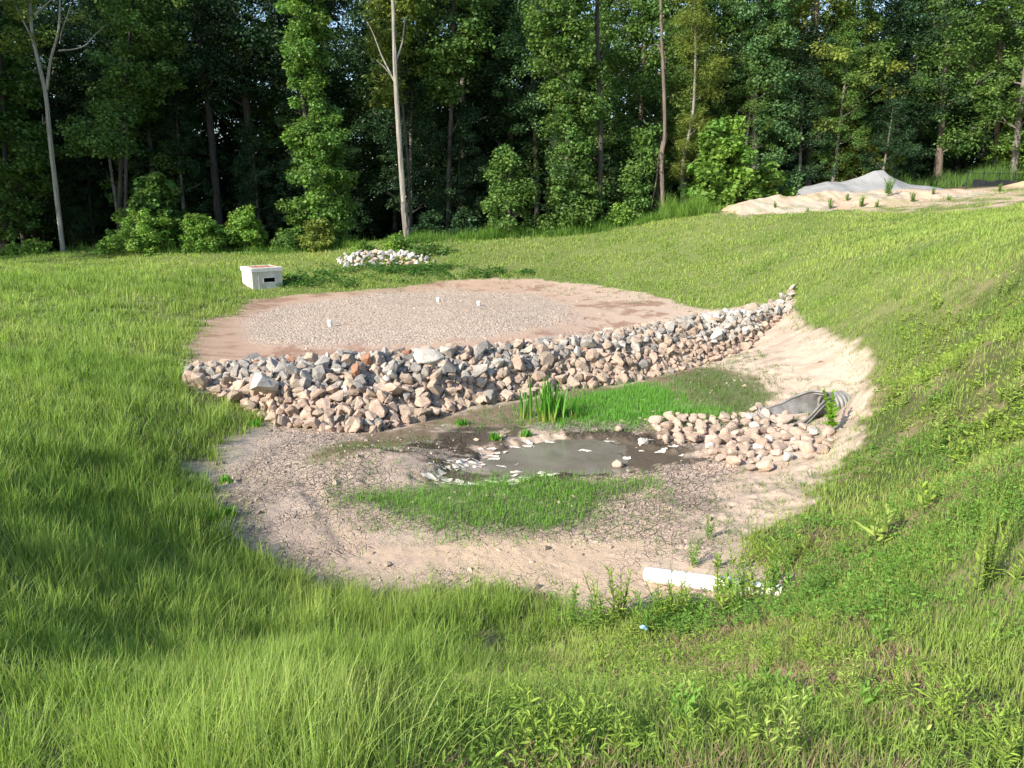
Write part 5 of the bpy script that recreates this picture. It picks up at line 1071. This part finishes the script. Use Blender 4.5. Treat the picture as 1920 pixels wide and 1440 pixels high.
def c_soil(a, b, z, n): 
    c = np.tile([.46, .325, .235], (len(a), 1)); c = mixc(c, (.40, .34, .27), sst(-.1, .4, fbm(a, b, .5, 3, 6))); c = mixc(c, (.56, .36, .24), sst(.0, .5, fbm(a, b, .7, 3, 16)) * .6); return mixc(c, (.15, .19, .07), sst(.15, .4, fbm(a, b, 1.8, 4, 26)) * .5)
def c_grav(a, b, z, n): return np.array([.27, .272, .27])[None] * (1 + .25 * fbm(a, b, 2, 4, 3))[:, None]
heap('soil_bank', [(1325,412),(1345,402),(1375,383),(1400,376),(1440,371),(1480,368),(1530,362),(1600,357),(1680,357),(1740,355),(1800,352),(1850,354),(1900,358),(1960,362),(2050,370),(2120,380)], 38.0, 2.8, 3.0, em, 'long low bank of pink and tan soil with sparse weeds below the wood', 'soil bank', c_soil, 4, .22)
heap('gravel_heap', [(1470,372),(1490,358),(1510,347),(1550,338),(1575,340),(1610,330),(1640,318),(1655,317),(1672,330),(1700,343),(1730,346),(1760,352),(1790,362)], 42.8, 3.2, 3.0, em, 'heap of pale grey gravel with a pointed top behind the soil bank', 'gravel heap', c_grav, 8, .07, ridge=1.1)
heap('soil_heap', [(1880,352),(1900,344),(1915,338),(1940,333),(1970,340),(2000,352)], 41.0, 1.6, 1.6, em, 'small orange tan soil heap at the right edge beside the black fence', 'soil heap', lambda a, b, z, n: np.tile([.55, .36, .22], (len(a), 1)), 12, .04)
bp_ = G([1560, 1620, 1590, 1700, 1740, 1480, 1410, 1660], [392, 392, 385, 378, 388, 392, 396, 365])
for q, (u_, yy, s_, k_, lb) in enumerate([(1643, 37.0, 1.0, 1, 'tallest, below the gravel peak'), (1540, 35.8, .6, 0, 'left of the middle'), (1597, 35.6, .65, 2, 'round and bright in the middle'), (1690, 35.6, .6, 1, 'right of the middle'), (1790, 37.4, .5, 0, 'towards the right end'), (1440, 36.5, .4, 2, 'near the left end'), (1500, 35.4, .35, 0, 'low on the left'), (1570, 36.8, .45, 1, 'halfway up its middle'), (1625, 35.2, .5, 2, 'low, below the gravel peak'), (1725, 36.6, .45, 0, 'halfway up right of the middle'), (1755, 35.2, .4, 2, 'low towards the right'), (1845, 36.2, .5, 1, 'below the black fence')]):
    A = WEEDS['tallw']; i = k_; x_ = (u_ - 960) / F * yy * 1.0; key = ('tallw', i, 'soil')
    if key not in _wc: _wc[key] = mesh('leaves', A[i][1], A[i][2], {'Col': A[i][3] * np.array((.15, .29, .05))}, False, LM)
    hit = float(H(x_, yy)) + max(0, .45 * (1 - abs(yy - 38) / 2.8)); t = thing('tall_weed', (x_, yy, hit - .1), f'leafy weed growing on the soil bank, {lb}', 'weed', 'weeds on the soil bank', rz=q, sc=s_); ob('stem', A[i][0], t); ob('leaves', _wc[key], t)
# black fence with thin posts
blk = noisemat('black_fence', (.012, .013, .015), (.03, .032, .035), 5, rough=.7, bump=.2)
f0 = PD(1812, 345, 43.5); fz = float(H(f0[0], 43.5)); ft = thing('black_fence', (f0[0], 43.5, fz), 'low black mesh fence with thin posts at the foot of the pines', 'fence')
for q in range(5):
    V, f = tube_geo([(q * .95, .1 * q, -.1), (q * .95 + .02, .1 * q, .95 - .05 * (q % 2))], .03, 6); ob('post', mesh('post', V, f, None, False, blk), ft)
xs = np.linspace(0, 3.8, 30); zt = .42 + .05 * np.sin(xs * 3.3 / .95) - .02 * xs; V = []
for z_ in (0, .5, 1): V.append(np.c_[xs, .105 * xs - .03 + .03 * np.sin(xs * 5 + z_ * 2), zt * z_])
idx = np.arange(90).reshape(3, 30); Q = np.stack([idx[:-1, :-1], idx[:-1, 1:], idx[1:, 1:], idx[1:, :-1]], -1).reshape(-1, 4); V = np.concatenate(V)
mb = MB(); mb.add(V, [Q]); mb.add(V + [0, .012, 0], [Q[:, ::-1]]); ob('fabric', mb.mesh('fabric', blk), ft)
mb = MB(); V, f = tube_geo([(0, -.04, .80), (1.9, .16, .77), (3.8, .36, .74)], .014, 5); mb.add(V, f); ob('top_wire', mb.mesh('top_wire', blk), ft)
